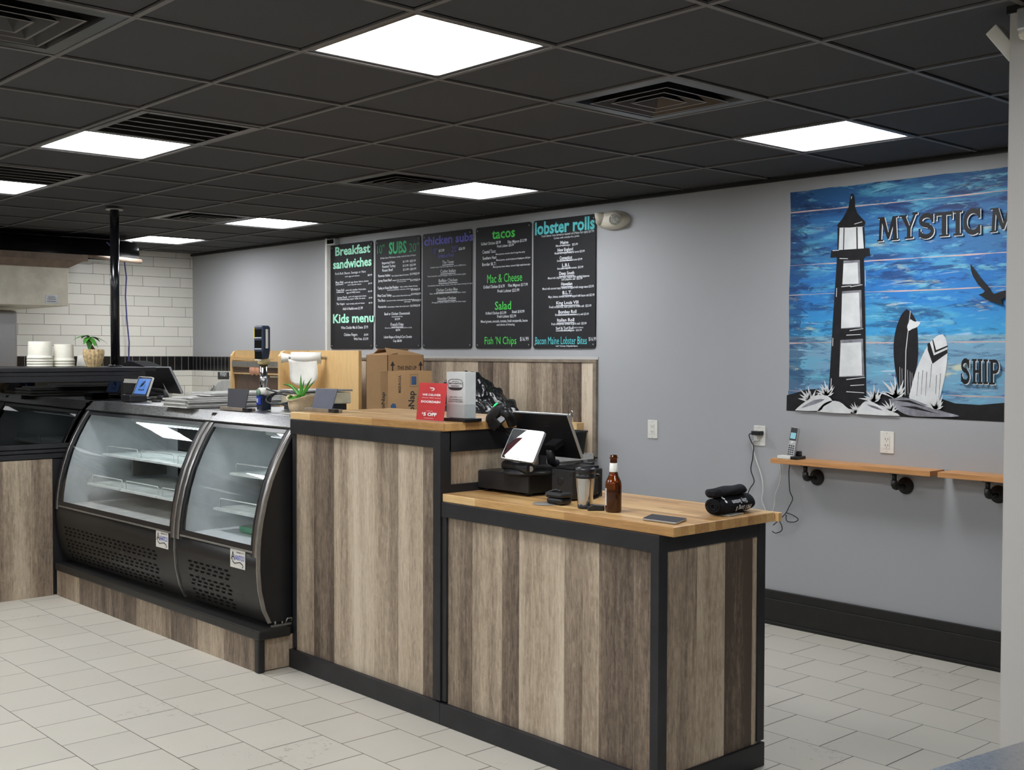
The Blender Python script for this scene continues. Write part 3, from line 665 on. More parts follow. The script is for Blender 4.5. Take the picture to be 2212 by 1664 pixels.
ct_.build('label_print', M['darkink'], hd, norm=False)
box('under_filter', (XL+.1, -6.62, .25, 1.6, 1.985, 1.99), M['beige'], hd)
sk_ = MB(); rows = []
for x, z in ((-6.9, CEIL-.001), (-6.62, CEIL-.03), (-6.5, 2.55), (-6.47, 2.47), (-6.46, 2.417)):
    rows.append([V((x+.012*math.sin(y*9+z*20), y, z)) for y in [(.1+.068*k) for k in range(34)]])
sk_.grid(rows, 0, True); sk_.box(-7.6, -6.95, .1, 2.36, 2.42, CEIL-.002)
tag(sk_.build('hood_skirt', M['duct'], norm=False), 'shiny black sheeting between the hood and the ceiling', 'cover')
tag(MB().tube([(-6.6, 1.9, 2.43), (-6.75, 2.2, 2.425), (-7.0, 2.6, 2.43)], .022, 10).build('conduit', M['beige']), 'dull pipe running from the hood ledge back behind the pole', 'pipe')
wb = MB(); rows = []
for k in range(17):
    a = k/16*math.pi/2; rows.append([V((-7.1+.0, y, 1.2+k*.045)) for y in (-1.2, .6, 1.2, 1.5, 1.56)])
bk = atx(38, 690, -7.0)
tag(MB().box(-7.8, -7.0, -.3, bk.y, .01, 1.94).build('steel_cabinet', M['steelv'], None, .02), 'upright stainless steel kitchen unit below the exhaust hood, left edge', 'kitchen unit')
tag(MB().tube([V((-6.1, 1.9, 2.5))]+[atx(x, y, -7.75) for x, y in ((268, 560), (273, 600), (271, 640), (274, 690), (279, 740), (278, 790), (279, 830))], .007, 6).build('hanging_cable', M['bluecable']), 'thin blue cable hanging down the tiled wall right of the pole', 'cable')
tag(box('wash_sign', (0, .001, 0, .001, 0, .001), M['gap']), 'x', 'sign') if False else None
ws = thing('wash_sign', 'small black sign reading WASH on the white tiles', 'sign', aty(482, 811, YW-.014))
a, b = aty(471, 819, YW-.014), aty(494.5, 804.5, YW-.014)
MB().box(a.x, b.x, YW-.017, YW-.0125, a.z, b.z).build('plate', M['blackplastic'], ws)
tx = MB(); c0 = (b.x-a.x); add_text(tx, 'WASH', (a.x+.2*c0, YW-.018, a.z+.03), (b.x-.2*c0, YW-.018, a.z+.03), (0, 0, 1), .05, .02); tx.build('lettering', M['ink'], ws, norm=False)
sd = thing('paper_dispenser', 'grey rounded dispenser with a lever under the WASH sign', 'dispenser', (-7.2, 3.4, 1.0))
rows = []; Y1 = 3.35
dp = [(456, 851), (463, 836), (470, 826), (480, 821), (490, 820), (497, 821)]
pts = [aty(x, y, Y1) for x, y in dp]; pts = pts+[V((pts[-1].x+.3, Y1, pts[-1].z)), V((pts[-1].x+.3, Y1, 1.0)), V((pts[0].x, Y1, 1.0))]
MB().prism(pts, (0, YW-.013-Y1, 0)).build('cover', mat('grey_dispenser_plastic', (168, 168, 166), .35), sd, .01)
MB().tube([aty(454, 850, Y1-.02), aty(460, 836, Y1-.02), aty(461, 834, Y1)], .012, 8).build('lever', M['zinc'], sd)
# ------------------------------------------------------------------ back counter and wooden wrap station
bt = thing('back_table', 'stainless back table along the wood panelled wall', 'table', (-4.2, 3.2, 0))
box('table_top', (-6.9, -2.0, 2.86, 3.52, .87, .91), M['traymetal'], bt, .004)
box('table_shelf', (-6.85, -2.05, 2.9, 3.5, .25, .27), M['steel'], bt)
for x in (-6.85, -5.2, -3.4, -2.05):
    for y in (2.9, 3.47): box('leg', (x-.02, x+.02, y-.02, y+.02, 0, .87), M['steelv'], bt)
WY = 3.05
wsn = thing('wrap_station', 'birch wrap station with paper roll and smoked drop-front, below the menus', 'dispenser', (-5.5, 3.2, .91))
P0 = aty(497, 757, WY); P1 = aty(710, 760, WY); xa, xb, zt = P0.x, P1.x, P0.z
xmid = aty(603, 800, WY).x
zf = lambda py: aty(550, py, WY).z
MB().box(xa, xb, WY+.30, WY+.32, .91, zt-.002).build('back_board', M['birch'], wsn)
for x in (xa, xmid-.02, ):
    MB().prism([(x, WY, .91), (x, WY, zt-.05), (x, WY+.03, zt-.01), (x, WY+.06, zt), (x, WY+.3, zt), (x, WY+.3, .91)], (.03, 0, 0)).build('side_board', M['birch'], wsn)
box('top_rail', (xa+.03, xmid-.02, WY+.03, WY+.05, zf(773), zt-.003), M['birch'], wsn)
box('upper_strip', (xa+.03, xmid-.02, WY+.012, WY+.03, zf(778.5), zf(774)), M['wood2'], wsn)
box('cutter_bar', (xa+.03, xmid-.02, WY+.0, WY+.03, zf(793), zf(781)), M['zinc'], wsn)
box('smoked_flap', (xa+.03, xmid-.02, WY+.015, WY+.022, zf(806), zf(794)), M['smoked'], wsn)
box('cutter_bar', (xa+.03, xmid-.02, WY+.01, WY+.03, zf(809), zf(806.5)), M['wood2'], wsn)
box('smoked_flap', (xa+.03, xmid-.02, WY+.03, WY+.037, zf(848), zf(809.5)), M['smoked'], wsn)
c = aty(550, 799.5, WY+.01); MB().lathe(c-V((.035, 0, 0)), [(.05, 0), (.045, .008), (.001, .009)], 20, 0, (0, -1, 0)).lathe(c+V((.04, 0, 0)), [(.05, 0), (.045, .008), (.001, .009)], 20, 0, (0, -1, 0)).build('maker_badge', M['orange'], wsn)
box('paper_tag', (aty(577, 815, WY).x, aty(594, 815, WY).x, WY+.026, WY+.031, zf(815), zf(811.5)), M['scale_cream'], wsn)
RYC = WY+.12
AX = V((.6, .8, 0)); PX = V((.8, -.6, 0)); A0 = aty(629, 773.5, RYC-.10); zr = A0.z
MB().box(xmid+.01, xb, WY+.29, WY+.30, .91, zt).build('roll_board', M['birch'], wsn)
MB().tube([A0-AX*.02, A0+AX*.27], .012, 10).tube([A0+AX*.2, A0+AX*.2+V((0, .14, 0))], .012, 10).build('roll_rod', M['zinc'], wsn)
MB().tube([A0, A0+AX*.25], .05, 28).lathe(A0-AX*.085-PX*.03, [(.046, 0), (.040, .02), (.026, .09), (.024, .1)], 12, 0, AX).build('paper_roll', M['paper'], wsn)
hang = []
for k in range(9):
    f = k/8; z = zr-.01-f*.225; inx = .03*max(0, f-.7)/.3
    hang.append([A0+AX*(-.02+inx+.012*math.sin(f*3)+(.235-2*inx)*i/6)+PX*(.05-.012*math.sin(f*2.5+i*.4))+V((0, 0, z-A0.z+(.03*(abs(i-3)/3)**3 if k == 8 else 0))) for i in range(7)])
hg = MB().grid(hang, 0, True).build('paper_sheet', M['paper'], wsn, norm=False)
sm = hg.modifiers.new('s', 'SOLIDIFY'); sm.thickness = .001
# cartons and bin bag on the back table
def fit_text(mb, s, A, R, U, u0, u1, v0, h, bold=0.):
    """write along R from u0 to u1, baseline v0 along U"""
    A = V(A); R = V(R); U = V(U); return add_text(mb, s, A+R*u0+U*v0, A+R*u1+U*v0, U, h, bold)
BY = 3.02
e0 = aty(791, 768, BY); e1 = aty(837.5, 768, BY); x0, x1 = e0.x, e1.x; zt1 = aty(815, 768, BY).z; dpt = .34
cb1 = thing('tall_carton', 'taller open cardboard carton printed THIS END UP, behind the other box', 'box', ((x0+x1)/2, BY+dpt/2, .911), 'cardboard cartons')
MB().box(x0, x1, BY, BY+.004, .911, zt1).box(x0, x0+.004, BY, BY+dpt, .911, zt1).box(x1-.004, x1, BY, BY+dpt, .911, zt1).box(x0, x1, BY+dpt-.004, BY+dpt, .911, zt1).box(x0, x1, BY, BY+dpt, .911, .915).build('carton_body', M['card'], cb1)
MB().prism([(x0, BY+.002, zt1), (x1, BY+.002, zt1), (x1-.01, BY+.10, zt1+.02), (x0+.01, BY+.10, zt1+.02)], (0, 0, .004)).build('flap', M['card'], cb1)
MB().prism([(x1, BY, zt1), (x1, BY+dpt, zt1), (x1-.12, BY+dpt-.08, zt1+.035), (x1-.12, BY+.06, zt1+.055)], (0, 0, .004)).build('flap', M['card'], cb1)
MB().prism([(x0, BY+.05, zt1), (x0, BY+dpt, zt1), (x0+.09, BY+dpt, zt1+.045), (x0+.09, BY+.05, zt1+.045)], (0, 0, .004)).build('flap', M['card'], cb1)
tx = MB(); za = atx(870, 799, x1+.001).z
fit_text(tx, 'THIS END UP', (x1+.0008, BY, za), (0, 1, 0), (0, 0, 1), .09, .27, 0, .03, .02)
for y in (.045, .31):
    yy = BY+y; tx.add([(x1+.0008, yy-.006, za-.02), (x1+.0008, yy+.006, za-.02), (x1+.0008, yy+.006, za+.03), (x1+.0008, yy+.022, za+.03), (x1+.0008, yy, za+.065), (x1+.0008, yy-.022, za+.03), (x1+.0008, yy-.006, za+.03)], [(0, 1, 2, 3, 4, 5, 6)])
tx.build('carton_print', M['darkink'], cb1, norm=False)
BY2 = 2.70
f0 = aty(822, 803, BY2); f1 = aty(838, 803, BY2); x0, x1 = f0.x, f1.x; zt2 = f0.z; dp2 = atx(933, 803, x1).y-BY2
cb2 = thing('napkin_carton', 'lower cardboard carton printed MADE IN U.S.A., in front of the tall one', 'box', ((x0+x1)/2, BY2+dp2/2, .911), 'cardboard cartons')
BZ = .911
MB().box(x0, x1, BY2, BY2+dp2, BZ, zt2).build('carton_body', M['card'], cb2, .003)
MB().prism([(x0, BY2, zt2), (x1, BY2, zt2), (x1, BY2+dp2, zt2), (x0, BY2+dp2, zt2)], (0, 0, .004)).build('flap', M['card'], cb2)
tx = MB(); X = x1+.0008; uz = V((0, -1, 0))
pA = atx(895, 890, X); add_text(tx, 'oNap', pA, pA+V((0, 0, .15)), (0, -1, 0), .055, .02)
pA = atx(906, 888, X); add_text(tx, 'Linen Like', pA, pA+V((0, 0, .11)), (0, -1, 0), .022)
pA = atx(866, 849, X); add_text(tx, 'MADE IN U.S.A.', pA, pA+V((0, 0, .125)), (0, -1, 0), .022, .03)
pA = aty(831, 884, BY2-.001); add_text(tx, 'oNap', pA, pA+V((0, 0, .12)), (-1, 0, 0), .04, .02)
a = atx(886, 836, X); b = atx(903, 809, X)
for q0, q1, q2, q3 in ((a.y, b.y, a.z, a.z+.002), (a.y, b.y, b.z-.002, b.z), (a.y, a.y+.002, a.z, b.z), (b.y-.002, b.y, a.z, b.z)): tx.add([(X, q0, q2), (X, q1, q2), (X, q1, q3), (X, q0, q3)], [(0, 1, 2, 3)])
tx.build('carton_print', M['darkink'], cb2, norm=False)
tx = MB(); c = (a+b)/2; tx.box(X-.0004, X+.0006, c.y-.024, c.y+.02, c.z-.03, c.z+.03)
g = atx(850, 879, X); tx.lathe(g, [(.026, 0), (.025, .001)], 6, 0, (1, 0, 0)); tx.build('blue_print', M['blueink'], cb2)
# bin liner
def blob(name, pts, mt, seg=40, amp=.03, label=None, freq=9.):
    rows = []
    for (c, ra_, rb_) in pts:
        rows.append([V(c)+V((math.cos(2*math.pi*i/seg)*ra_, math.sin(2*math.pi*i/seg)*rb_, 0)) for i in range(seg)])
    mb = MB().grid(rows, 0, True, True); mb.add(rows[0], [tuple(range(seg))[::-1]]); mb.add(rows[-1], [tuple(range(seg))])
    return mb
BX = aty(1035, 890, 3.1).x
lv = []
for f, ra_, rb_, dx in ((0, .30, .20, 0), (.12, .36, .24, 0), (.3, .40, .26, -.01), (.5, .37, .25, -.05), (.7, .30, .22, -.10), (.85, .20, .16, -.15), (.95, .09, .08, -.19), (1, .02, .02, -.2)):
    lv.append((V((BX+dx, 3.14, .96+f*.50)), ra_, rb_))
bg = blob('x', lv, None).build('bin_bag', M['bag'])
sb = bg.modifiers.new('s', 'SUBSURF'); sb.levels = sb.render_levels = 3
tx_ = bpy.data.textures.new('crumple', 'CLOUDS'); tx_.noise_scale = .24; tx_.noise_depth = 3; tx_.noise_type = 'HARD_NOISE'
dm = bg.modifiers.new('d', 'DISPLACE'); dm.texture = tx_; dm.strength = .13; dm.mid_level = .55
tag(bg, 'crumpled shiny black bin bag lying behind the white brochure stand', 'bag')
# bin and knife block beside monitor
bn = aty(1252, 931, 3.36)
tag(MB().lathe((bn.x-.045, 3.36, .911), [(.06, 0), (.08, bn.z-.923), (.088, bn.z-.923), (.088, bn.z-.911), (.076, bn.z-.911), (.055, .01), (.001, .01)], 4).build('black_bin', M['blackplastic'], None), 'small black tapered bin on the back table right of the monitor', 'bin')
kx0, kx1 = aty(1205, 913, 3.44), aty(1246, 914, 3.44); z = kx1.z
kt = thing('knife_block', 'light wooden block with a steel utensil, half behind the monitor', 'holder', ((kx0.x+kx1.x)/2, 3.47, .911))
box('block', (kx0.x, kx1.x, 3.44, 3.51, .911, z), M['wood2'], kt, .003)
ux_ = aty(1237, 900, 3.47).x; MB().tube([(ux_, 3.47, z-.02), (ux_, 3.47, z+.07), (ux_-.006, 3.47, z+.08)], .006, 8).tube([(ux_-.03, 3.475, z-.02), (ux_-.03, 3.475, z+.06)], .003, 6).build('utensil', M['chrome'], kt)
# ------------------------------------------------------------------ wood clad wall panel + menu bulkhead
wp = thing('wood_wall_panel', 'weathered plank panel with grey frame on the wall under the menus', 'wall panel', (-3.6, YW-.02, .87))
pb = [aty(x, 880, YW).x for x in (712, 735, 762, 802, 838, 868, 896, 935, 965, 997, 1035, 1068, 1103, 1140, 1217, 1259, 1284)]
planks(MB(), 0, YW-.012, pb, [.25, .7, .75, .5, .6, .25, .35, .55, .62, .7, .22, .5, .78, .5, .2, .95], .885, 1.52, .011).build('planks', M['plank'], wp)
fx = aty(1284, 880, YW).x; fx2 = -2.0
MB().box(pb[0]-.03, fx2, YW-.02, YW-.001, 1.52, 1.54).build('top_frame', M['board_grey'], wp, .002)
MB().box(fx, fx2, YW-.02, YW-.001, .87, 1.52).build('side_frame', M['board_grey'], wp, .002)
MB().box(pb[0]-.03, fx2, YW-.02, YW-.001, .862, .885).build('bottom_frame', M['zinc'], wp, .002)
struct(box('trim_4', (-5.262, -5.235, YW-.05, YW+.001, 1.545, CEIL-.02), M['white'], None, .002))
bl = MB().box(-5.26, -1.995, YW-.006, YW+.001, 1.541, 1.56); struct(bl.build('trim_5', M['wall2']))
YB = YW-.010
BO = [(0, 0), (0, 0)]
U = V((0, 0, 1))
def px45(c, x, y): return (700+.1803*x, 460+.1803*y) if c == 4 else (1000+.1803*x, 460+.1803*y)
def board(x0, x1, z0, z1, label, lines, rules=(), mats=None):
    """slim chalkboard; lines = (material key, text, crop, x0, y0, x1, y1, cap height in crop px, bold)"""
    e = thing('menu_board', label, 'menu board', ((x0+x1)/2, YB, z0), 'chalkboard menus in a row')
    r = .022; pts = []
    for cx_, cz_, a0 in ((x1-r, z1-r, 0), (x0+r, z1-r, 90), (x0+r, z0+r, 180), (x1-r, z0+r, 270)):
        for k in range(5): a = math.radians(a0+k*22.5); pts.append(V((cx_+r*math.cos(a), YB, cz_+r*math.sin(a))))
    MB().prism(pts, (0, .008, 0)).build('chalk_panel', M['chalk'], e)
    for x in (x0+.02, x1-.02):
        for z in (z0+.025, z1-.025): MB().lathe((x, YB-.0006, z), [(.006, 0), (.004, .002), (.001, .003)], 8, 0, (0, -1, 0)).build('screw', M['zinc'], e)
    rules = list(rules)
    for (mk, s, cr, a, b, c, d, h, bold) in lines:
        A = aty(*px45(cr, a, b), YB); B = aty(*px45(cr, c, d), YB); hh = aty(*px45(cr, a, b-h), YB).z-A.z; zz = (A.z+B.z)/2
        mb = MB(); add_text(mb, s, (A.x, YB-.0012, zz), (B.x, YB-.0012, zz), U, hh, bold)
        for ru in [r_ for r_ in rules if abs(r_[1]-a) < 12 and abs(r_[2]-b) < 14]:
            rules.remove(ru); P_ = aty(*px45(ru[0], ru[1], ru[2]), YB).x; Q_ = aty(*px45(ru[0], ru[3], ru[2]), YB).x; zr_ = zz-.012
            mb.add([(P_, YB-.0012, zr_), (Q_, YB-.0012, zr_), (Q_, YB-.0012, zr_+.005), (P_, YB-.0012, zr_+.005)], [(0, 1, 2, 3)])
        mb.build('menu_line' if mk == 'ink' else 'heading', M[mk], e, norm=False)
    return e
ZB0, ZB1 = 1.617, 2.522
board(-5.235, -4.6, ZB0, ZB1, 'leftmost chalkboard menu, mint headings Breakfast sandwiches and Kids menu', [
    ('mint', 'Breakfast', 4, 135, 515, 555, 470, 105, .03), ('mint', 'sandwiches', 4, 110, 668, 570, 632, 105, .03), ('mint', 'Kids menu', 4, 108, 1318, 595, 1306, 105, .03),
    ('ink', 'Pork Roll, Bacon, Sausage or Ham', 4, 135, 738, 500, 722, 28, .0), ('ink', 'with egg and cheese', 4, 250, 768, 425, 762, 16, .01), ('ink', '$8.99', 4, 525, 757, 578, 752, 22, .01),
    ('ink', 'Phat Phil:', 4, 140, 850, 235, 845, 28, .01), ('ink', 'pork roll, egg, cheese, lettuce, tomato', 4, 248, 842, 535, 826, 20, .01), ('ink', 'and chipotle sauce', 4, 285, 868, 448, 862, 16, .01), ('ink', '$9.99', 4, 532, 855, 578, 852, 18, .01),
    ('ink', 'Texas Roll:', 4, 148, 942, 245, 938, 28, .01), ('ink', 'pork roll, cheddar, fried onion,', 4, 262, 935, 505, 922, 20, .01), ('ink', 'egg and BBQ sauce', 4, 268, 965, 432, 955, 18, .01), ('ink', '$9.99', 4, 530, 950, 578, 947, 18, .01),
    ('ink', 'Jersey Devil:', 4, 160, 1030, 278, 1024, 28, .01), ('ink', 'pork roll, pepper jack cheese', 4, 295, 1014, 508, 1000, 18, .01), ('ink', 'egg, pepper relish, hot sauce', 4, 275, 1040, 495, 1030, 18, .01), ('ink', '$9.99', 4, 537, 1028, 580, 1025, 18, .01),
    ('ink', 'The Vegan:', 4, 150, 1105, 250, 1100, 26, .01), ('ink', 'vegan sausage, patty and cheese', 4, 265, 1097, 488, 1090, 18, .01), ('ink', '$9.99', 4, 537, 1088, 582, 1086, 18, .01),
    ('ink', 'Add A Hashbrown $1.99', 4, 225, 1165, 465, 1155, 32, .01), ('ink', 'White Cheddar Mac & Cheese  $7.99', 4, 205, 1392, 528, 1385, 34, .01),
    ('ink', 'Chicken Fingers', 4, 240, 1478, 400, 1472, 34, .01), ('ink', '$10.99', 4, 480, 1473, 530, 1472, 26, .01), ('ink', 'With Fries  $12.99', 4, 358, 1526, 530, 1522, 30, .01)],
    [(4, 140, 853, 232), (4, 150, 946, 240), (4, 160, 1033, 272)])
board(-4.56, -3.948, ZB0, ZB1, 'second chalkboard menu from the left, green heading SUBS', [
    ('green', 'SUBS', 4, 778, 495, 990, 470, 140, .03), ('green', '10"', 4, 640, 510, 722, 470, 110, -.015), ('green', '20"', 4, 1020, 480, 1135, 452, 110, -.015),
    ('ink', 'All Subs Come With lettuce, tomato, onion & choice of cheese', 4, 675, 552, 1100, 518, 22, .0),
    ('ink', 'Imported Ham', 4, 695, 615, 848, 606, 32, .01), ('ink', 'Roasted Turkey', 4, 700, 660, 858, 648, 32, .01), ('ink', 'Roast Beef', 4, 700, 705, 826, 695, 32, .01),
    ('ink', '$11.99 / $22.99', 4, 945, 596, 1100, 585, 26, .01), ('ink', '$12.99 / $23.99', 4, 945, 645, 1100, 634, 26, .01), ('ink', '$13.99 / $24.99', 4, 948, 693, 1105, 680, 26, .01),
    ('ink', 'Famous Italian', 4, 650, 770, 795, 760, 30, .01), ('ink', 'Ham, Capicola, Salami & Provolone', 4, 812, 762, 1018, 748, 16, .01), ('ink', '$13.99/$25.99', 4, 1030, 745, 1145, 735, 24, .01),
    ('ink', 'Jersey Roast Beef', 4, 650, 830, 812, 818, 32, .01), ('ink', 'pepper jack, hot cherry spread', 4, 822, 815, 1032, 802, 16, .01), ('ink', 'and crunchy fries', 4, 875, 830, 985, 826, 12, .01), ('ink', '$13.99/$25.99', 4, 1035, 818, 1155, 810, 24, .01),
    ('ink', 'Turkey or Roast Beef Reuben:', 4, 645, 920, 895, 905, 34, .01), ('ink', 'Swiss, coleslaw, Russian dressing', 4, 912, 895, 1120, 880, 16, .01), ('ink', 'and sauerkraut choice of bread', 4, 760, 932, 1065, 915, 14, .01), ('ink', '$13.99/$25.99', 4, 1045, 932, 1150, 925, 24, .01),
    ('ink', 'West Coast Turkey', 4, 640, 1010, 810, 1000, 32, .01), ('ink', 'bacon, avocado, lettuce & chive mayo', 4, 822, 1005, 1040, 992, 16, .01), ('ink', '$13.99/$25.99', 4, 1046, 985, 1162, 978, 24, .01),
    ('ink', 'The Boss', 4, 645, 1068, 735, 1062, 32, .01), ('ink', 'Imported prosciutto, roasted pepper, fresh mozzarella, hot', 4, 750, 1062, 1085, 1042, 16, .01), ('ink', 'balsamic glaze', 4, 962, 1072, 1040, 1068, 14, .01), ('ink', '$14.99/$25.99', 4, 1058, 1062, 1166, 1056, 24, .01),
    ('ink', 'Pescatarian:', 4, 650, 1140, 750, 1135, 28, .01), ('ink', 'roasted pepper, cheese, lemon, fig mustard', 4, 758, 1136, 1022, 1122, 16, .01), ('ink', '$12.99/$23.99', 4, 1036, 1125, 1152, 1120, 24, .01),
    ('ink', 'Beef or Chicken Cheesesteak', 4, 725, 1225, 1032, 1218, 32, .01), ('ink', 'Served w/ French Fries', 4, 812, 1252, 942, 1248, 16, .01), ('ink', '$12.99', 4, 850, 1285, 910, 1282, 24, .01),
    ('ink', 'French Fries', 4, 800, 1358, 952, 1352, 40, .01), ('ink', 'Choose from Sea Salt, Old Bay, Rosemary Parm or Garlic', 4, 730, 1388, 1055, 1380, 16, .0), ('ink', '$4.99', 4, 860, 1418, 912, 1415, 26, .01),
    ('ink', 'Lobster Bisque or Shrimp & Corn Chowder', 4, 718, 1505, 1055, 1496, 32, .01), ('ink', 'Cup $8.00', 4, 828, 1548, 932, 1545, 28, .01)], [(4, 808, 1362, 950)])
def c3(x): return x
board(-3.918, -3.312, ZB0, ZB1, 'middle chalkboard menu, violet heading chicken subs, blank lower half', [
    ('violet', 'chicken subs', 4, 1200, 385, 1785, 338, 100, .03), ('violet', '10"', 4, 1298, 500, 1355, 492, 75, -.015), ('violet', '20"', 4, 1530, 472, 1605, 464, 75, -.015),
    ('ink', '$13.99', 4, 1375, 470, 1442, 462, 32, .02), ('ink', '$26.99', 4, 1615, 446, 1690, 440, 32, .02), ('violet', 'Grilled or Fried', 4, 1368, 540, 1552, 525, 45, .0),
    ('ink', 'The Texan', 4, 1418, 612, 1555, 602, 40, .0), ('ink', 'Cheddar cheese, fried onion rings, lettuce, tomato & BBQ Ranch', 4, 1275, 660, 1700, 636, 18, .0),
    ('ink', 'Cutlet Italian', 4, 1395, 720, 1578, 708, 40, .0), ('ink', 'Fresh mozzarella, roasted red pepper, lettuce, onion & balsamic glaze', 4, 1243, 770, 1700, 740, 18, .0),
    ('ink', 'Buffalo Chicken', 4, 1375, 832, 1598, 822, 40, .0), ('ink', 'Crumbled blue cheese, lettuce, tomato, onion, blue cheese dressing, hot sauce', 4, 1243, 885, 1780, 850, 18, .0),
    ('ink', 'Chicken Cordon Bleu', 4, 1345, 945, 1600, 930, 38, .0), ('ink', 'Ham, Swiss, lettuce, tomato & honey dijon mayo', 4, 1268, 985, 1700, 950, 18, .0),
    ('ink', 'Hawaiian Chicken', 4, 1360, 1046, 1582, 1034, 36, .0), ('ink', 'Pineapple, bacon, lettuce, tomato & chive mayo', 4, 1295, 1085, 1700, 1066, 18, .0)],
    [(4, 1418, 606, 1555), (4, 1395, 712, 1578), (4, 1375, 826, 1598), (4, 1345, 936, 1600), (4, 1360, 1038, 1582)])
board(-3.265, -2.656, ZB0, ZB1, 'fourth chalkboard menu, lime headings tacos, Mac & Cheese and Salad', [
    ('lime', 'tacos', 5, 350, 310, 625, 288, 120, .02), ('ink', 'Grilled Chicken $8.99', 5, 218, 388, 455, 372, 36, .01), ('ink', 'Filet Mignon $13.99', 5, 538, 362, 765, 348, 36, .01), ('ink', 'Fresh Lobster $20.99', 5, 412, 415, 612, 398, 32, .01),
    ('ink', 'Coastal Taco:', 5, 235, 488, 395, 478, 42, .01), ('ink', 'Mixed greens, avocado salsa & tangy lime jerky', 5, 395, 503, 745, 478, 20, .01), ('ink', 'Southern Heat:', 5, 238, 562, 405, 550, 38, .01), ('ink', 'Mixed greens, candied jalapenos & jalapeno chili jam', 5, 402, 575, 808, 545, 22, .01),
    ('ink', 'Border BLT:', 5, 232, 638, 398, 626, 38, .01), ('ink', 'Mixed greens, bacon, lettuce, tomato & light maple bacon jam', 5, 362, 660, 806, 624, 22, .01),
    ('lime', 'Mac & Cheese', 5, 292, 845, 710, 812, 105, .0), ('ink', 'Grilled Chicken $16.99', 5, 246, 908, 503, 894, 38, .01), ('ink', 'Filet Mignon $17.99', 5, 543, 888, 778, 872, 36, .01), ('ink', 'Fresh Lobster $23.99', 5, 416, 955, 676, 940, 36, .01),
    ('lime', 'Salad', 5, 385, 1165, 578, 1150, 100, .01), ('ink', 'Grilled Chicken $13.99', 5, 272, 1222, 520, 1208, 32, .01), ('ink', 'Steak $18.99', 5, 588, 1200, 738, 1196, 34, .01), ('ink', 'Fresh Lobster $22.99', 5, 412, 1258, 638, 1250, 34, .01),
    ('ink', 'Mixed greens, avocado, tomato, fresh mozzarella, bacon', 5, 216, 1325, 776, 1295, 32, .01), ('ink', 'and choice of dressing', 5, 406, 1355, 620, 1345, 26, .01),
    ('lime', "Fish 'N Chips", 5, 262, 1578, 640, 1570, 92, .0), ('ink', '$16.99', 5, 685, 1535, 788, 1530, 48, .0)])
board(-2.632, -2.018, ZB0, ZB1, 'rightmost chalkboard menu, aqua heading lobster rolls', [
    ('aqua', 'lobster rolls', 5, 865, 262, 1580, 190, 150, .03), ('ink', 'Fresh lobster meat served on toasted roll (Maine Fair style) $27.99', 5, 945, 292, 1572, 232, 28, .0), ('ink', 'Comes with coleslaw & a pickle', 5, 1090, 315, 1395, 286, 24, .0),
    ('ink', 'Maine', 5, 1168, 378, 1265, 364, 38, .02), ('ink', 'Mixed with mayo   $23.99', 5, 1115, 412, 1378, 382, 26, .01), ('ink', 'New England', 5, 1135, 470, 1320, 445, 40, .02), ('ink', 'Mixed with mayo, celery & lemon $23.99', 5, 1100, 505, 1460, 462, 26, .01),
    ('ink', 'Connecticut', 5, 1160, 568, 1310, 545, 42, .02), ('ink', 'Served warm with melted butter $23.99', 5, 1128, 595, 1430, 555, 24, .01), ('ink', 'L.B.I.', 5, 1190, 648, 1282, 640, 40, .02), ('ink', 'Avocado, mayo & tomato  $23.99', 5, 1130, 690, 1442, 650, 26, .01),
    ('ink', 'Deep South', 5, 1155, 750, 1335, 730, 40, .02), ('ink', 'Mixed with chipotle mayo, topped with candied jalapenos', 5, 1020, 805, 1516, 755, 26, .01), ('ink', 'and jalapeno salt  $22.99', 5, 1182, 815, 1432, 790, 24, .01),
    ('ink', 'Hawaiian', 5, 1178, 875, 1312, 862, 40, .02), ('ink', 'Mixed with coconut mayo, coconut & topped with mango sauce $23.99', 5, 955, 935, 1568, 880, 28, .01), ('ink', 'B.L.T.', 5, 1195, 980, 1305, 970, 42, .02), ('ink', 'Mayo, lettuce, tomato, bacon & topped with bacon salt $23.99', 5, 1025, 1030, 1578, 985, 28, .01),
    ('ink', 'King Louis VIII', 5, 1120, 1100, 1385, 1085, 38, .02), ('ink', 'Fresh mozzarella, basil pesto & truffle salt  $23.99', 5, 1035, 1152, 1540, 1115, 28, .01), ('ink', 'Bombay Roll', 5, 1145, 1212, 1362, 1196, 40, .02), ('ink', 'Shredded coconut & coconut curry aioli $23.99', 5, 1105, 1245, 1508, 1212, 26, .01),
    ('ink', 'Italian Roll', 5, 1130, 1308, 1335, 1296, 40, .02), ('ink', 'Fresh mozzarella, tomato & garlic aioli  $23.99', 5, 1062, 1352, 1482, 1330, 28, .01), ('ink', 'Surf & Turf Roll', 5, 1115, 1402, 1325, 1392, 34, .02), ('ink', '(steak or lobster)', 5, 1330, 1385, 1442, 1378, 18, .01), ('ink', 'with Filet Mignon  $25.99', 5, 1158, 1425, 1425, 1410, 22, .01),
    ('aqua', 'Bacon Maine Lobster Bites', 5, 868, 1580, 1485, 1568, 92, .0), ('ink', '$16.99', 5, 1508, 1535, 1598, 1530, 46, .0), ('ink', 'with Tommys Chipotle Sauce', 5, 1112, 1605, 1375, 1602, 18, .02)],
    [(5, 1168, 372, 1268), (5, 1135, 462, 1322), (5, 1155, 562, 1318), (5, 1185, 650, 1292), (5, 1152, 748, 1336), (5, 1175, 875, 1315), (5, 1190, 982, 1308), (5, 1118, 1100, 1388), (5, 1140, 1210, 1364), (5, 1128, 1308, 1336), (5, 1115, 1404, 1328)])
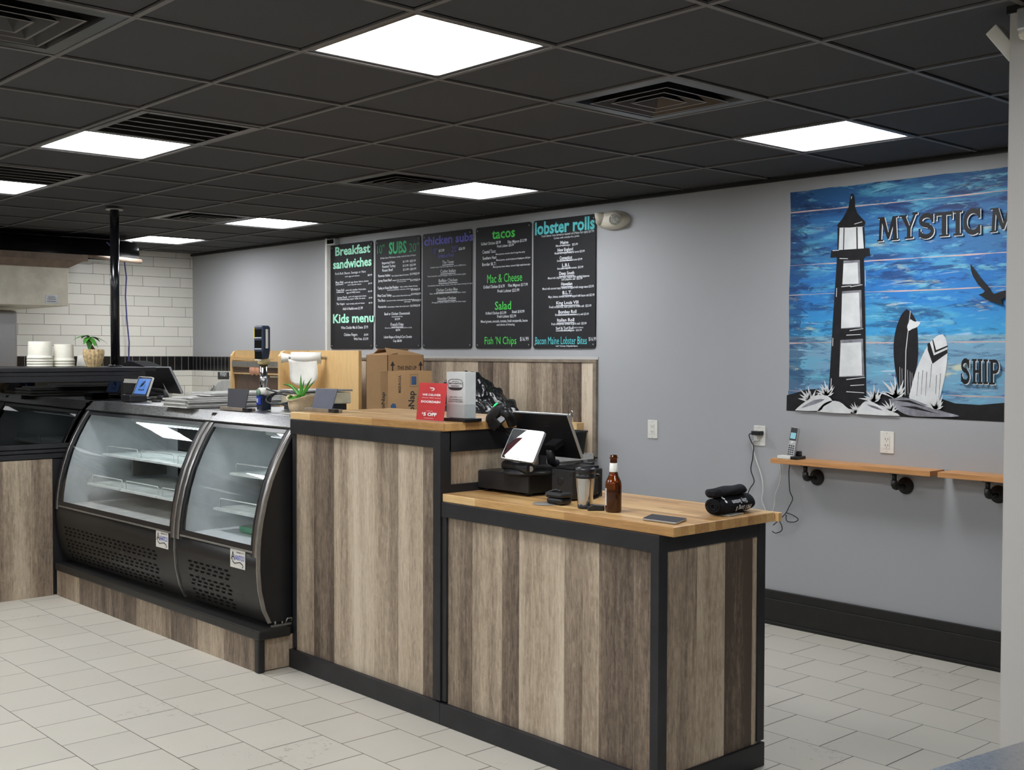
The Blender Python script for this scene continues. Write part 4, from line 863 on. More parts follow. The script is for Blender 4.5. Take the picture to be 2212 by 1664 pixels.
# ------------------------------------------------------------------ wall fittings
em = thing('emergency_light', 'cream oval emergency light with two lamp heads, right of the last menu', 'emergency light', (-1.9, YW, 2.4), 'emergency lights on the walls')
ec = aty(1318, 475, YW-.05)
rows = []
for f, s_ in ((0, 1.0), (.35, 1.0), (.7, .9), (.92, .65), (1, .3)):
    rows.append([V((ec.x+math.cos(2*math.pi*k/32)*.135*s_, YW-.09*f, ec.z+math.sin(2*math.pi*k/32)*.062*s_)) for k in range(32)])
b_ = MB().grid(rows, 0, True, True); b_.add(rows[-1], [tuple(range(32))]); b_.build('housing', M['cream'], em)
for px, ax in ((1328, (.55, -.8, -.25)), (1286, (-.75, -.6, -.25))):
    c = aty(px, 474, YW-.10); a = V(ax).normalized()
    MB().lathe(c-a*.06, [(.012, -.02), (.03, 0), (.04, .03), (.042, .055), (.036, .056)], 20, 0, ax, False).build('lamp_head', M['cream'], em)
    MB().lathe(c-a*.06, [(.037, .05), (.02, .058), (.001, .06)], 20, 0, ax, False).build('lamp_lens', M['lens'], em)
em2 = thing('emergency_light', 'cream emergency light with grey lamp, top right corner on the end wall', 'emergency light', (1.95, 1.27, 2.4), 'emergency lights on the walls')
zb = atz(2205, 87, 2.5); q0 = aty(2195, 86, 1.235); q1 = aty(2195, 10, 1.235)
MB().box(q0.x, q0.x+.28, 1.235, 1.2749, q0.z, 2.592).build('housing', M['cream'], em2, .015)
MB().box(q0.x+.008, q0.x+.12, 1.215, 1.237, q0.z+.02, q0.z+.085).build('lamp_head', M['silver'], em2, .006)
ca = aty(2165, 85, 1.33); d = (aty(2182, 105, 1.33)-aty(2152, 70, 1.33)).normalized(); s_ = V((0, 1, 0)); n_ = d.cross(s_)
a0 = aty(2166, 86, 1.33)
tag(MB().obox(a0+d*.02, d*.06, s_*.03, n_*.02).build('wall_bracket', M['white'], None, .003), 'small grey angled box sticking out from the edge of the end wall, top right', 'camera')
sp = thing('corner_camera', 'small black square camera with a pale rim at the ceiling left of the menus', 'camera', aty(713, 522, YW-.06))
a, b = aty(705, 531, YW-.06), aty(722, 514, YW-.06)
MB().box(a.x, b.x, YW-.06, YW-.001, a.z, b.z).build('rim', M['silver'], sp, .01)
MB().box(a.x+.012, b.x-.012, YW-.064, YW-.058, a.z+.012, b.z-.012).build('face', M['gap'], sp, .004)
def outlet(x, z, label):
    e = thing('wall_outlet', label, 'outlet', (x, YW, z-.0585), 'white wall outlets')
    MB().box(x-.041, x+.041, YW-.006, YW, z-.0595, z+.0595).build('cover_plate', M['white'], e, .003)
    MB().box(x-.017, x+.017, YW-.009, YW-.005, z-.034, z+.034).build('receptacle', M['white'], e, .001)
    s = MB()
    for dz in (.018, -.016):
        s.box(x-.009, x-.006, YW-.0095, YW-.0088, z+dz-.004, z+dz+.005).box(x+.006, x+.009, YW-.0095, YW-.0088, z+dz-.004, z+dz+.005).box(x-.002, x+.002, YW-.0095, YW-.0088, z+dz-.012, z+dz-.008)
    for dz in (.05, -.05): s.box(x-.003, x+.003, YW-.0066, YW-.0058, z+dz-.001, z+dz+.001)
    s.build('slots', M['darkink'], e); return e
for px, py, lb_ in ((1410.5, 927.5, 'white wall outlet alone on the grey wall left of the mural'), (1641.5, 941.5, 'white wall outlet with a black adapter plugged in'), (1917, 956, 'white wall outlet below the mural, above the wall shelf')):
    c = aty(px, py, YW); outlet(c.x, c.z, lb_)
# plug, cords
pc_ = aty(1637, 936, YW-.03)
ad = thing('power_adapter', 'black adapter plugged into the outlet with its cord hanging down', 'plug', pc_)
MB().box(pc_.x-.035, pc_.x+.028, YW-.05, YW-.0095, pc_.z-.012, pc_.z+.013).build('plug_body', M['blackplastic'], ad, .004)
def smooth(pts, n=6):
    P = [V(q) for q in pts]; out = []
    for i in range(len(P)-1):
        p0, p1, p2, p3 = P[max(i-1, 0)], P[i], P[i+1], P[min(i+2, len(P)-1)]
        for k in range(n):
            t_ = k/n; out.append(.5*((2*p1)+(p2-p0)*t_+(2*p0-5*p1+4*p2-p3)*t_*t_+(3*p1-p0-3*p2+p3)*t_**3))
    return out+[P[-1]]
YC = YW-.03
MB().tube(smooth([aty(x, y, YC) for x, y in ((1625, 936), (1618, 940), (1623, 955), (1628, 965), (1626, 990), (1622, 1015), (1629, 1040), (1620, 1056), (1612, 1075))]), .0035, 6).build('cord', M['blackwire'], ad)
tag(MB().tube(smooth([aty(x, y, YW-.012) for x, y in ((1640, 952), (1628, 953), (1625, 962), (1632, 990), (1645, 1030), (1648, 1060), (1646, 1080), (1654, 1104), (1660, 1125))]), .0035, 6).build('white_cable', M['grout']), 'white cord hanging from the outlet with the black adapter to behind the counter', 'cord', 'hanging cords')
tag(MB().tube(smooth([aty(x, y, YC) for x, y in ((1686, 999), (1687, 1020), (1684, 1045), (1675, 1068), (1673, 1090), (1670, 1103), (1660, 1118))]), .0035, 6).build('white_cable', M['grout']), 'white cord hanging from the left end of the wall shelf', 'cord', 'hanging cords')
tag(MB().tube(smooth([aty(x, y, YC) for x, y in ((1707, 1001), (1704, 1020), (1706, 1060), (1712, 1078), (1704, 1096), (1698, 1108), (1686, 1121), (1670, 1135))]), .003, 6).tube(smooth([aty(x, y, YC) for x, y in ((1698, 1108), (1712, 1113), (1724, 1122), (1716, 1128), (1700, 1126), (1698, 1112))]), .003, 6).tube(smooth([aty(x, y, YC) for x, y in ((1684, 1127), (1689, 1138), (1688, 1147), (1676, 1152), (1668, 1148))]), .003, 6).build('black_cable', M['blackwire']), 'looped black cord hanging below the phone at the wall shelf', 'cord', 'hanging cords')
# ------------------------------------------------------------------ wall shelf
sy0 = 3.405; zs1 = aty(1664, 990, sy0).z; zs0 = zs1-.028
xs0 = aty(1664, 990, sy0).x; xs1 = aty(2009, 1026, sy0).x; xs2 = aty(2025, 1026, sy0).x
def shelf(xa, xb, brackets, label):
    e = thing('wall_shelf', label, 'shelf', ((xa+xb)/2, (sy0+YW)/2, zs0), 'narrow pipe shelves on the wall')
    box('board', (xa, xb, sy0, YW-.002, zs0, zs1), M['shelfwood'], e, .002)
    for x in brackets:
        zf_ = zs0-.075; b = MB()
        yv = sy0+.03
        b.tube([(x, yv, zs0-.001), (x, yv, zf_+.03)], .012, 12).tube([(x, yv, zf_+.036), (x, yv, zf_+.012), (x, yv+.006, zf_+.004), (x, yv+.02, zf_), (x, yv+.034, zf_)], .017, 12)
        b.tube([(x, yv+.02, zf_), (x, YW-.012, zf_)], .012, 12).lathe((x, YW-.001, zf_), [(.045, 0), (.045, .008), (.02, .012), (.018, .026)], 24, 0, (0, -1, 0))
        b.lathe((x, yv, zs0-.004), [(.03, 0), (.03, .004)], 20)
        p_ = b.build('pipe_bracket', M['iron'], e)
    return e
bxs = [aty(x, y, YW).x for x, y in ((1766, 1025), (1957.5, 1043))]
shelf(xs0, xs1, bxs, 'long left wooden wall shelf on pipe brackets, phone at its end')
shelf(xs2, 2.2, [aty(2158, 1061, YW).x], 'right wooden wall shelf cut off by the end wall')
# cordless phone
pb_ = aty(1716, 988, sy0+.06); zz = zs1+.0005
ph = thing('cordless_phone', 'silver and black cordless phone standing in its cradle on the wall shelf', 'phone', (pb_.x, sy0+.06, zz))
pw = .05
MB().prism([(pb_.x-.05, sy0+.01, zz), (pb_.x+.05, sy0+.01, zz), (pb_.x+.05, sy0+.1, zz), (pb_.x-.05, sy0+.1, zz)], (0, 0, .018)).box(pb_.x-.035, pb_.x+.035, sy0+.06, sy0+.085, zz+.018, zz+.045).build('cradle', M['blackplastic'], ph, .004)
c = V((pb_.x, sy0+.05, zz+.095)); uz = V((.08, .16, 1)).normalized(); ux = V((1, 0, -.08)).normalized(); un = ux.cross(uz)
MB().obox(c, ux*.024, un*.012, uz*.084).build('handset', M['silver'], ph, .006)
fr_ = c-un*0
sgn = -1 if un.y > 0 else 1
fn = un*(.0125*sgn)
MB().obox(c+fn+uz*.045, ux*.021, un*.0012, uz*.036).build('face_plate', M['blackplastic'], ph)
MB().obox(c+fn*1.12+uz*.036, ux*.017, un*.0008, uz*.017).build('display', M['lcd'], ph)
MB().lathe(c+fn+uz*-.004, [(.009, 0), (.009, .002), (.001, .002)], 14, 0, fn).build('nav_button', M['white'], ph)
k_ = MB()
for r in range(5):
    for q in range(3): k_.obox(c+fn*1.05+ux*(q-1)*.013+uz*(-.022-r*.012), ux*.0045, un*.0008, uz*.0035)
k_.build('keys', M['darkink'], ph)
wx = aty(1700, 989, sy0+.02); tag(MB().box(wx.x-.055, wx.x+.03, sy0+.002, sy0+.05, zs1+.0005, zs1+.02).build('white_box', M['white'], None, .003), 'small flat white box at the left end of the wall shelf', 'box')
# ------------------------------------------------------------------ mural
YM = YW-.0006
def mp(x, y): return aty(1680+.3486*x, 340+.3486*y, YW)
mu = thing('lighthouse_mural', 'painted mural of a black lighthouse and surfboards on blue boards', 'mural', (.4, YW-.004, 1.25))
LY = [0]
def layer(): LY[0] += 1; return YW-.0008-.0005*LY[0]
def paint(name, polys, mk, smooth_n=0, parent=None):
    y = layer(); mb = MB()
    for pts in polys:
        if smooth_n: pts = [(q.x, q.y) for q in smooth([V((a, b, 0)) for a, b in pts+[pts[0]]], smooth_n)][:-1]
        mb.poly([(q.x, y, q.z) for q in (mp(*p_) for p_ in pts)])
    return mb.build(name, M[mk], parent or mu, norm=False)
xr = 1.83+.9
zs = [mp(75, 215).z, mp(75, 345).z, mp(75, 672).z, mp(70, 855).z, mp(65, 1150).z, mp(60, 1445).z, mp(57, 1560).z]
rg = random.Random(3); xl = mp(72, 600).x; bmb = MB()
yb_ = layer()
for za, zb_ in zip(zs, zs[1:]):
    top = [(xl+rg.uniform(0, .012)+(xr-xl)*k/24, za-rg.uniform(0, .007)) for k in range(25)]; bot = [(xl+rg.uniform(0, .012)+(xr-xl)*k/24, zb_+rg.uniform(0, .004)) for k in range(25)]
    bmb.grid([[V((x, yb_, z)) for x, z in top], [V((x, yb_, z)) for x, z in bot]], 0, False)
bs = MB().box(xl+.012, xr, YW-.0009, YW-.0004, zs[-1], zs[0]-.008); bs.build('board_seams', M['mpink'], mu)
bmb.build('blue_boards', M['mural'], mu, norm=False)
hill = [(57, 1475), (120, 1458), (180, 1440), (250, 1435), (330, 1480), (450, 1500), (550, 1500), (620, 1455), (700, 1480), (820, 1490), (1010, 1495), (1100, 1525), (1250, 1535), (1400, 1522), (1900, 1530), (2200, 1560), (2200, 1760), (1395, 1640), (800, 1610), (430, 1585), (55, 1570)]
paint('black_ground', [hill], 'mblack')
def tuft(cx_, cy_, hts, wd=7, spread=22):
    out = []
    for k, (ang, L) in enumerate(hts):
        a = math.radians(ang); dx, dy = math.cos(a), -math.sin(a); nx, ny = -dy, dx
        mx, my = cx_+dx*L*.5+nx*L*.06, cy_+dy*L*.5+ny*L*.06
        out.append([(cx_-nx*wd*.35, cy_-ny*wd*.35), (mx-nx*wd*.5, my-ny*wd*.5), (cx_+dx*L, cy_+dy*L), (mx+nx*wd*.5, my+ny*wd*.5), (cx_+nx*wd*.35, cy_+ny*wd*.35)])
    return out
F7 = [(165, 85), (148, 90), (130, 100), (112, 95), (95, 110), (80, 85), (62, 95), (45, 80), (25, 65)]
paint('surfboard_black', [[(800, 940), (835, 970), (860, 1020), (870, 1110), (870, 1250), (850, 1350), (815, 1490), (770, 1480), (740, 1380), (722, 1260), (720, 1150), (735, 1060), (765, 980)]], 'mblack', 4)
paint('surfboard_lines', [[(822, 950), (825, 952), (798, 1200), (793, 1475), (788, 1475), (793, 1200)]]+[[(x, 1300+k*9), (x+2, 1300+k*9), (x+3+k, 1470), (x+1+k, 1470)] for k, x in enumerate((757, 770, 805, 820, 832))], 'mwhite')
paint('surfboard_fin', [[(825, 1003), (850, 1018), (885, 1022), (868, 1050), (835, 1064), (812, 1075), (805, 1045)]], 'mwhite', 3)
paint('surfboard_white', [[(1025, 1097), (1045, 1130), (1055, 1200), (1045, 1320), (1010, 1480), (990, 1540), (900, 1535), (820, 1500), (830, 1430), (850, 1350), (880, 1270), (930, 1170), (985, 1110)]], 'mwhite', 4)
paint('surfboard_chevron', [[(930, 1155), (945, 1148), (970, 1228), (1054, 1190), (1054, 1214), (962, 1280), (932, 1195)], [(960, 1132), (966, 1130), (984, 1195), (1055, 1166), (1055, 1176), (976, 1212)]]+[[(x, y), (x+3, y), (x+2+dx, y+150), (x+dx, y+150)] for x, y, dx in ((875, 1330, -12), (900, 1320, -10), (925, 1330, -8), (955, 1280, -12), (985, 1350, -6), (1010, 1340, -10))], 'mblack')
paint('lighthouse_tower', [[(370, 622), (537, 615), (545, 1000), (551, 1400), (553, 1500), (520, 1560), (440, 1545), (318, 1480), (322, 1400), (345, 1000)]], 'mblack')
paint('lighthouse_lantern', [[(385, 437), (535, 430), (541, 575), (377, 575)]], 'mwhite')
paint('lighthouse_roof', [[(370, 425), (378, 412), (402, 385), (425, 345), (442, 310), (452, 250), (458, 230), (466, 224), (474, 232), (481, 260), (484, 310), (496, 345), (520, 372), (545, 398), (546, 415), (530, 428), (450, 436), (380, 436)], [(412, 437), (418, 437), (414, 575), (408, 575)], [(490, 434), (498, 434), (500, 575), (492, 575)], [(528, 432), (540, 432), (545, 575), (538, 575)], [(374, 437), (387, 437), (381, 575), (373, 575)]], 'mblack')
paint('lighthouse_gallery', [[(335, 578), (572, 563), (577, 610), (548, 612), (540, 622), (370, 626), (365, 618), (330, 622)]], 'mblack')
paint('window_shade', [[(412, 641), (512, 637), (517, 787), (405, 790)], [(403, 830), (522, 823), (528, 1057), (397, 1062)], [(393, 1133), (532, 1124), (541, 1358), (384, 1362)]], 'mgrey')
paint('lighthouse_windows', [[(412, 658), (500, 652), (505, 783), (405, 787)], [(403, 845), (508, 838), (516, 1050), (397, 1060)], [(396, 1152), (522, 1146), (527, 1352), (386, 1358)]], 'mwhite')
hl = [[(x0_, y0_), (x1_, y1_), (x1_, y1_+4), (x0_, y0_+5)] for x0_, y0_, x1_, y1_ in ((345, 577, 385, 574), (480, 412, 528, 398), (388, 625, 440, 627), (400, 800, 460, 795), (455, 800, 530, 788), (450, 1072, 535, 1060), (430, 1100, 520, 1096), (430, 1375, 545, 1362), (455, 1412, 540, 1408), (430, 1450, 540, 1458))]
hl += [[(368, 810), (372, 810), (370, 865), (366, 865)], [(545, 700), (548, 700), (549, 800), (546, 800)], [(345, 1120), (349, 1120), (347, 1170), (343, 1170)], [(335, 1370), (339, 1370), (336, 1440), (332, 1440)], [(458, 250), (464, 240), (466, 244), (460, 262)]]
paint('lighthouse_highlights', hl, 'mwhite')
paint('driftwood', [[(690, 1500), (760, 1486), (840, 1500), (930, 1535), (1030, 1575), (1130, 1605), (950, 1608), (820, 1600), (740, 1560)]], 'mgrey', 3)
paint('driftwood_streaks', [[(720, 1505), (820, 1505), (930, 1550), (820, 1520)], [(760, 1540), (860, 1545), (1000, 1590), (860, 1562)]], 'mblack')
tf = []
for cx_, cy_, s_ in ((200, 1515, 1), (308, 1478, .95), (600, 1515, 1), (735, 1490, 1.25), (490, 1585, .7), (705, 1575, .8), (985, 1560, 1), (272, 1545, .55)):
    paint('beach_grass', tuft(cx_, cy_, [(a+rg.uniform(-6, 6), L*s_*rg.uniform(.8, 1.15)) for a, L in F7], 14*s_), 'mwhite')
paint('rocks', [[(115, 1568), (150, 1535), (215, 1490), (260, 1473), (315, 1478), (345, 1505), (335, 1520), (290, 1545), (265, 1572)], [(250, 1576), (290, 1530), (335, 1510), (390, 1515), (430, 1545), (460, 1588)], [(492, 1590), (520, 1540), (550, 1512), (592, 1515), (650, 1545), (700, 1570), (765, 1603)]], 'mwhite', 2)
paint('rock_shading', [[(150, 1555), (230, 1505), (300, 1500), (240, 1530)], [(560, 1530), (620, 1545), (660, 1570), (590, 1550)]], 'mgrey', 2)
paint('gull', [[(1203, 662), (1217, 680), (1262, 745), (1310, 800), (1330, 835), (1350, 847), (1400, 830), (1470, 815), (1500, 825), (1470, 845), (1410, 872), (1392, 885), (1405, 915), (1360, 905), (1300, 880), (1270, 860), (1250, 853), (1280, 842), (1292, 830), (1250, 790), (1216, 735), (1204, 695)]], 'mblack')
# serif capitals from strokes: every letter is a list of polygons in a unit box
def stroke(pts, wd):
    out = []
    for (a, b), (c, d) in zip(pts, pts[1:]):
        L = math.hypot(c-a, d-b) or 1; ux_, uy_ = (c-a)/L, (d-b)/L; nx, ny = -uy_*wd/2, ux_*wd/2; e_ = wd*.18
        out.append([(a+nx-ux_*e_, b+ny-uy_*e_), (c+nx+ux_*e_, d+ny+uy_*e_), (c-nx+ux_*e_, d-ny+uy_*e_), (a-nx-ux_*e_, b-ny-uy_*e_)])
    return out
R_ = lambda x0, y0, x1, y1: [(x0, y0), (x1, y0), (x1, y1), (x0, y1)]
def arc(cx_, cy_, rx, ry, a0, a1, n=10): return [(cx_+rx*math.cos(math.radians(a0+(a1-a0)*k/n)), cy_+ry*math.sin(math.radians(a0+(a1-a0)*k/n))) for k in range(n+1)]
GL = {'M': [[(.02, 0), (.16, 0), (.22, 1), (.08, 1)], [(.98, 0), (.76, 0), (.74, 1), (.92, 1)], [(.10, 1), (.32, 1), (.58, .15), (.48, .05)], [(.74, 1), (.90, 1), (.56, .05), (.46, .15)], R_(-.05, 0, .26, .07), R_(.66, 0, 1.06, .07), R_(-.02, .93, .26, 1), R_(.74, .93, 1.02, 1)],
      'Y': [[(.02, 1), (.30, 1), (.62, .42), (.42, .42)], [(.82, 1.05), (1.0, 1.1), (.62, .42), (.5, .42)], R_(.40, 0, .62, .45), R_(.26, 0, .78, .08), R_(-.06, .93, .40, 1), R_(.72, .98, 1.05, 1.08)],
      'S': stroke(arc(.5, .73, .34, .2, 20, 180)+arc(.5, .73, .34, .2, 180, 250)[1:]+[(.6, .5)]+arc(.48, .26, .36, .21, 60, -100)+arc(.48, .26, .36, .21, -100, -165)[1:], .2)+[R_(.78, .62, .9, .98), R_(.04, .04, .16, .4)],
      'T': [R_(.37, 0, .63, 1), R_(0, .86, 1, 1), R_(0, .68, .09, 1), R_(.91, .68, 1, 1), R_(.22, 0, .78, .08)],
      'I': [R_(.25, 0, .75, 1), R_(0, 0, 1, .09), R_(0, .91, 1, 1)],
      'C': stroke(arc(.55, .5, .42, .42, 45, 315, 18), .2)+[R_(.82, .62, .94, 1), R_(.82, 0, .94, .36)],
      'H': [R_(.08, 0, .34, 1), R_(.66, 0, .92, 1), R_(.2, .44, .8, .56), R_(-.04, 0, .46, .08), R_(.54, 0, 1.04, .08), R_(-.04, .92, .46, 1), R_(.54, .92, 1.04, 1)],
      'P': [R_(.08, 0, .34, 1), R_(-.04, 0, .5, .08), R_(-.04, .92, .4, 1)]+stroke([(.3, .94)]+arc(.5, .72, .34, .22, 90, -90)+[(.3, .5)], .13)}
def letters(spec, name, parent=mu):
    for dx, dy, mk, nm in ((5, 4, 'mwhite', name+'_outline'), (0, 0, 'mblack', name)):
        y = layer(); mb = MB(); k = 0
        for ch, xa, xb, ta, tb, ba, bb_ in spec:   # left/right x, top y at left/right, bottom y at left/right
            for pl_ in GL[ch]:
                k += 1
                pts = []
                for u, v in pl_:
                    x = xa+(xb-xa)*u; yy = (ba+(bb_-ba)*u)+((ta+(tb-ta)*u)-(ba+(bb_-ba)*u))*v
                    q = mp(x+dx, yy+dy); pts.append((q.x, y-.000006*k, q.z))
                mb.poly(pts)
        mb.build(nm, M[mk], parent, norm=False)
letters([('M', 632, 752, 374, 364, 524, 514), ('Y', 768, 872, 362, 352, 512, 500), ('S', 878, 985, 356, 345, 505, 494), ('T', 985, 1095, 345, 335, 496, 488), ('I', 1098, 1152, 333, 329, 488, 484), ('C', 1155, 1272, 326, 315, 486, 474), ('M', 1330, 1475, 318, 304, 468, 452)], 'title_lettering')
letters([('S', 1143, 1203, 1250, 1250, 1398, 1400), ('H', 1215, 1276, 1250, 1250, 1404, 1406), ('I', 1284, 1312, 1252, 1252, 1406, 1406), ('P', 1322, 1388, 1254, 1254, 1408, 1410)], 'town_lettering')
# ------------------------------------------------------------------ on the display cases
ZD = 1.2585
def flatpt(px, py, z): q = atz(px, py, z); return V((q.x, q.y, z))
def card_stand(px0, px1, pyb, ptop0, ptop1, z, mk, label):
    """black card leaning in a driftwood foot"""
    a = flatpt(px0, pyb, z); b = flatpt(px1, pyb+3, z)
    y = (a.y+b.y)/2; xa, xb = aty(px0, pyb, y).x, aty(px1, pyb+3, y).x
    e = thing('card_stand', label, 'card stand', ((xa+xb)/2, y, z), 'small card stands in wood feet')
    MB().box(xa, xb, y-.012, y+.035, z, z+.018).build('wood_foot', M['board_grey'], e, .002)
    MB().box(xa+.002+(xb-xa)*.8, xb+.001, y-.0125, y+.012, z+.002, z+.0185).build('foot_tip', M['blackplastic'], e)
    t0, t1 = aty(ptop0, 840, y+.03), aty(ptop1, 840, y+.03); c0, c1 = aty(px0+12, pyb-2, y), aty(px1-11, pyb, y); zt_ = aty((ptop0+ptop1)/2, 840.5, y+.03).z
    MB().prism([(c0.x, y, z+.012), (c1.x, y, z+.012), (t1.x, y+.035, zt_), (t0.x, y+.035, zt_)], (0, .004, 0)).build('card', M[mk], e)
    return e
card_stand(479, 540, 886, 491, 536, ZD, 'darkcard', 'dark navy card in a wooden foot on the right glass case')
ZT = 1.2855
card_stand(661, 727, 889, 681, 727, ZT, 'greycard', 'grey card in a wooden foot on the left end of the tall counter')
# trays
TRY = [(-3.09, -2.775, .955, 1.70), (-3.08, -2.77, .96, 1.68), (-3.095, -2.78, .95, 1.66), (-3.07, -2.765, .965, 1.69), (-3.085, -2.775, .955, 1.67), (-3.05, -2.79, 1.0, 1.72), (-3.17, -2.86, 1.15, 1.70), (-3.15, -2.85, 1.17, 1.72)]
for k, (x0, x1, y0, y1) in enumerate(TRY):
    z = ZD+.001+.0105*k
    mb = MB().box(x0, x1, y0, y1, z, z+.004)
    for q in ((x0, x1, y0, y0+.006), (x0, x1, y1-.006, y1), (x0, x0+.006, y0, y1), (x1-.006, x1, y0, y1)): mb.box(*q, z, z+.0095)
    tag(mb.build('sheet_tray', M['traymetal'], None, .001), 'thin silver tray in the stack on the glass cases, %s' % ['lowest', 'second from bottom', 'third from bottom', 'fourth from bottom', 'fourth from top', 'third from top', 'second from top', 'topmost'][k], 'tray', 'stacked silver trays on the glass cases')
# tablet on a stand, left
def tablet(pts, thick, name, label, cat, rim, face, bez, loc, group=None):
    """pts = top-left, top-right, bottom-right, bottom-left of the front face"""
    TL, TR, BR, BL = [V(q) for q in pts]; n = (TR-TL).cross(BL-TL).normalized()
    if n.y > 0 or (abs(n.y) < .2 and n.x < 0): n = -n
    e = thing(name, label, cat, loc, group)
    def rr(k, d):
        c = (TL+TR+BR+BL)/4; out = []
        for P, A, B in ((TL, BL, TR), (TR, TL, BR), (BR, TR, BL), (BL, BR, TL)):
            for t_ in (.0, .25, .5, .75, 1.):
                a = P+(A-P).normalized()*.012; b = P+(B-P).normalized()*.012
                q = a*(1-t_)**2+P*2*t_*(1-t_)+b*t_*t_; out.append(c+(q-c)*k+n*d)
        return out
    MB().prism(rr(1, 0), -n*thick).build('housing', M[rim], e)
    MB().prism(rr(.955, .0008), -n*.0004).build('bezel', M[bez], e)
    W_ = (TR-TL); H_ = (BL-TL); c = (TL+TR+BR+BL)/4
    return e, n, c, W_, H_
yb1 = 1.20
q = [atx(330, 816, -3.845), None]
BLp, BRp = aty(285, 855, yb1), aty(316, 858.5, yb1); TLp, TRp = aty(300, 813.5, yb1+.045), aty(330.5, 815, yb1+.045)
e, n, c, W_, H_ = tablet((TLp, TRp, BRp, BLp), .012, 'customer_tablet', 'white rimmed tablet with a lit blue screen on the left glass case', 'tablet', 'white', 'bluescreen', 'blackplastic', (c.x if False else BRp.x-.1, 1.25, ZD), 'customer facing tablets')
MB().prism([c-W_*.42-H_*.40+n*.0012, c+W_*.42-H_*.40+n*.0012, c+W_*.42+H_*.38+n*.0012, c-W_*.42+H_*.38+n*.0012], n*.0004).build('screen', M['bluescreen'], e)
lg = MB(); uH = -H_.normalized()
ring_ = [c-H_*.02+(W_.normalized()*math.cos(a)+uH*math.sin(a))*.034+n*.002 for a in [2*math.pi*k/24 for k in range(24)]]
lg.tube(ring_, .0008, 4, 0, False, True); lg.tube([c-H_*.30+W_*.1+n*.002, c-H_*.1+W_*.0+n*.002, c+H_*.02-W_*.12+n*.002], [.004, .009, .003], 6)
for k in (-1, 0, 1): lg.prism([c+H_*.14+W_*(k*.15-.05)+n*.0016, c+H_*.14+W_*(k*.15+.05)+n*.0016, c+H_*.2+W_*(k*.15+.05)+n*.0016, c+H_*.2+W_*(k*.15-.05)+n*.0016], n*.0003)
lg.build('screen_picture', M['navy'], e)
bc = c+V((.16, .09, 0)); bc.z = ZD
st_ = MB().tube([c-n*.02+V((.02, .02, -.01)), c+V((.12, .10, -.03)), V((bc.x+.02, bc.y, ZD+.02))], .012, 8).lathe((bc.x, bc.y, ZD), [(.09, 0), (.09, .008), (.05, .014), (.001, .016)], 24).tube([(bc.x-.04, bc.y-.03, ZD+.025), (bc.x+.05, bc.y-.03, ZD+.025)], .016, 12)
st_.build('stand', M['satin'], e)
rp = flatpt(275, 868, ZD)
tag(MB().box(rp.x-.06, rp.x+.08, rp.y-.02, rp.y+.10, ZD, ZD+.045).build('card_reader', M['blackplastic'], None, .008), 'small black reader left of the blue-screen tablet', 'card reader')
# staff monitor, back to us, left
def monitor(pts, label, loc, cat='monitor'):
    TL, TR, BR, BL = [V(q) for q in pts]; n = (TR-TL).cross(BL-TL).normalized()
    if n.y > 0: n = -n
    e = thing('staff_monitor', label, cat, loc, 'staff monitors seen from behind')
    c = (TL+TR+BR+BL)/4
    sh = lambda k, d: [c+(q-c)*k+n*d for q in (TL, TR, BR, BL)]
    MB().prism(sh(1, 0), -n*.016).build('bezel_frame', M['silver'], e, .006)
    MB().prism(sh(.975, .001), -n*.002).build('back_shell', M['blackplastic'], e)
    MB().prism(sh(.97, -.0165), -n*.001).build('screen', M['screen'], e)
    return e, n, c, TR-TL, BL-TL
yq = 1.56
B0, B1 = aty(340, 850, yq), aty(393, 852, yq); dz = .09
T0, T1 = aty(308, 794, yq-.09), aty(365, 794, yq-.09)
e, n, c, W_, H_ = monitor((T0, T1, B1, V((T0.x, yq, B1.z))), 'tilted black backed monitor with silver rim behind the blue-screen tablet', ((T0.x+B1.x)/2, yq, ZD))
MB().tube([c-n*.02, c-n*.05+V((0, 0, -.08)), V((c.x, yq+.02, ZD+.01))], .02, 8).box(c.x-.1, c.x+.1, yq-.08, yq+.06, ZD, ZD+.012).build('stand', M['white'], e)
# receipt printer and paper tray left behind
rq = aty(300, 815, 1.55)
pr_ = thing('receipt_printer', 'black printer with curved lid right of the pole foot', 'printer', (-4.52, 1.6, ZD))
x0, x1 = aty(262, 820, 1.63).x, aty(318, 820, 1.63).x
ztp = aty(300, 796, 1.63).z
MB().prism([(x0, 1.62, ZD), (x1, 1.62, ZD), (x1, 1.78, ZD), (x0, 1.78, ZD)], (0, 0, ztp-ZD)).build('body', M['satin'], pr_, .01)
MB().prism([(x0+.05, 1.63, ztp), (x0+.05, 1.63, ztp+.03), (x0+.09, 1.63, ztp+.055), (x0+.2, 1.63, ztp+.05), (x1-.02, 1.63, ztp+.01), (x1-.02, 1.63, ztp)], (0, .15, 0)).build('lid', M['cloth'], pr_, .008)
MB().box(x0+.03, x1-.02, 1.612, 1.622, ZD+.09, ZD+.12).build('paper_slot', M['white'], pr_)
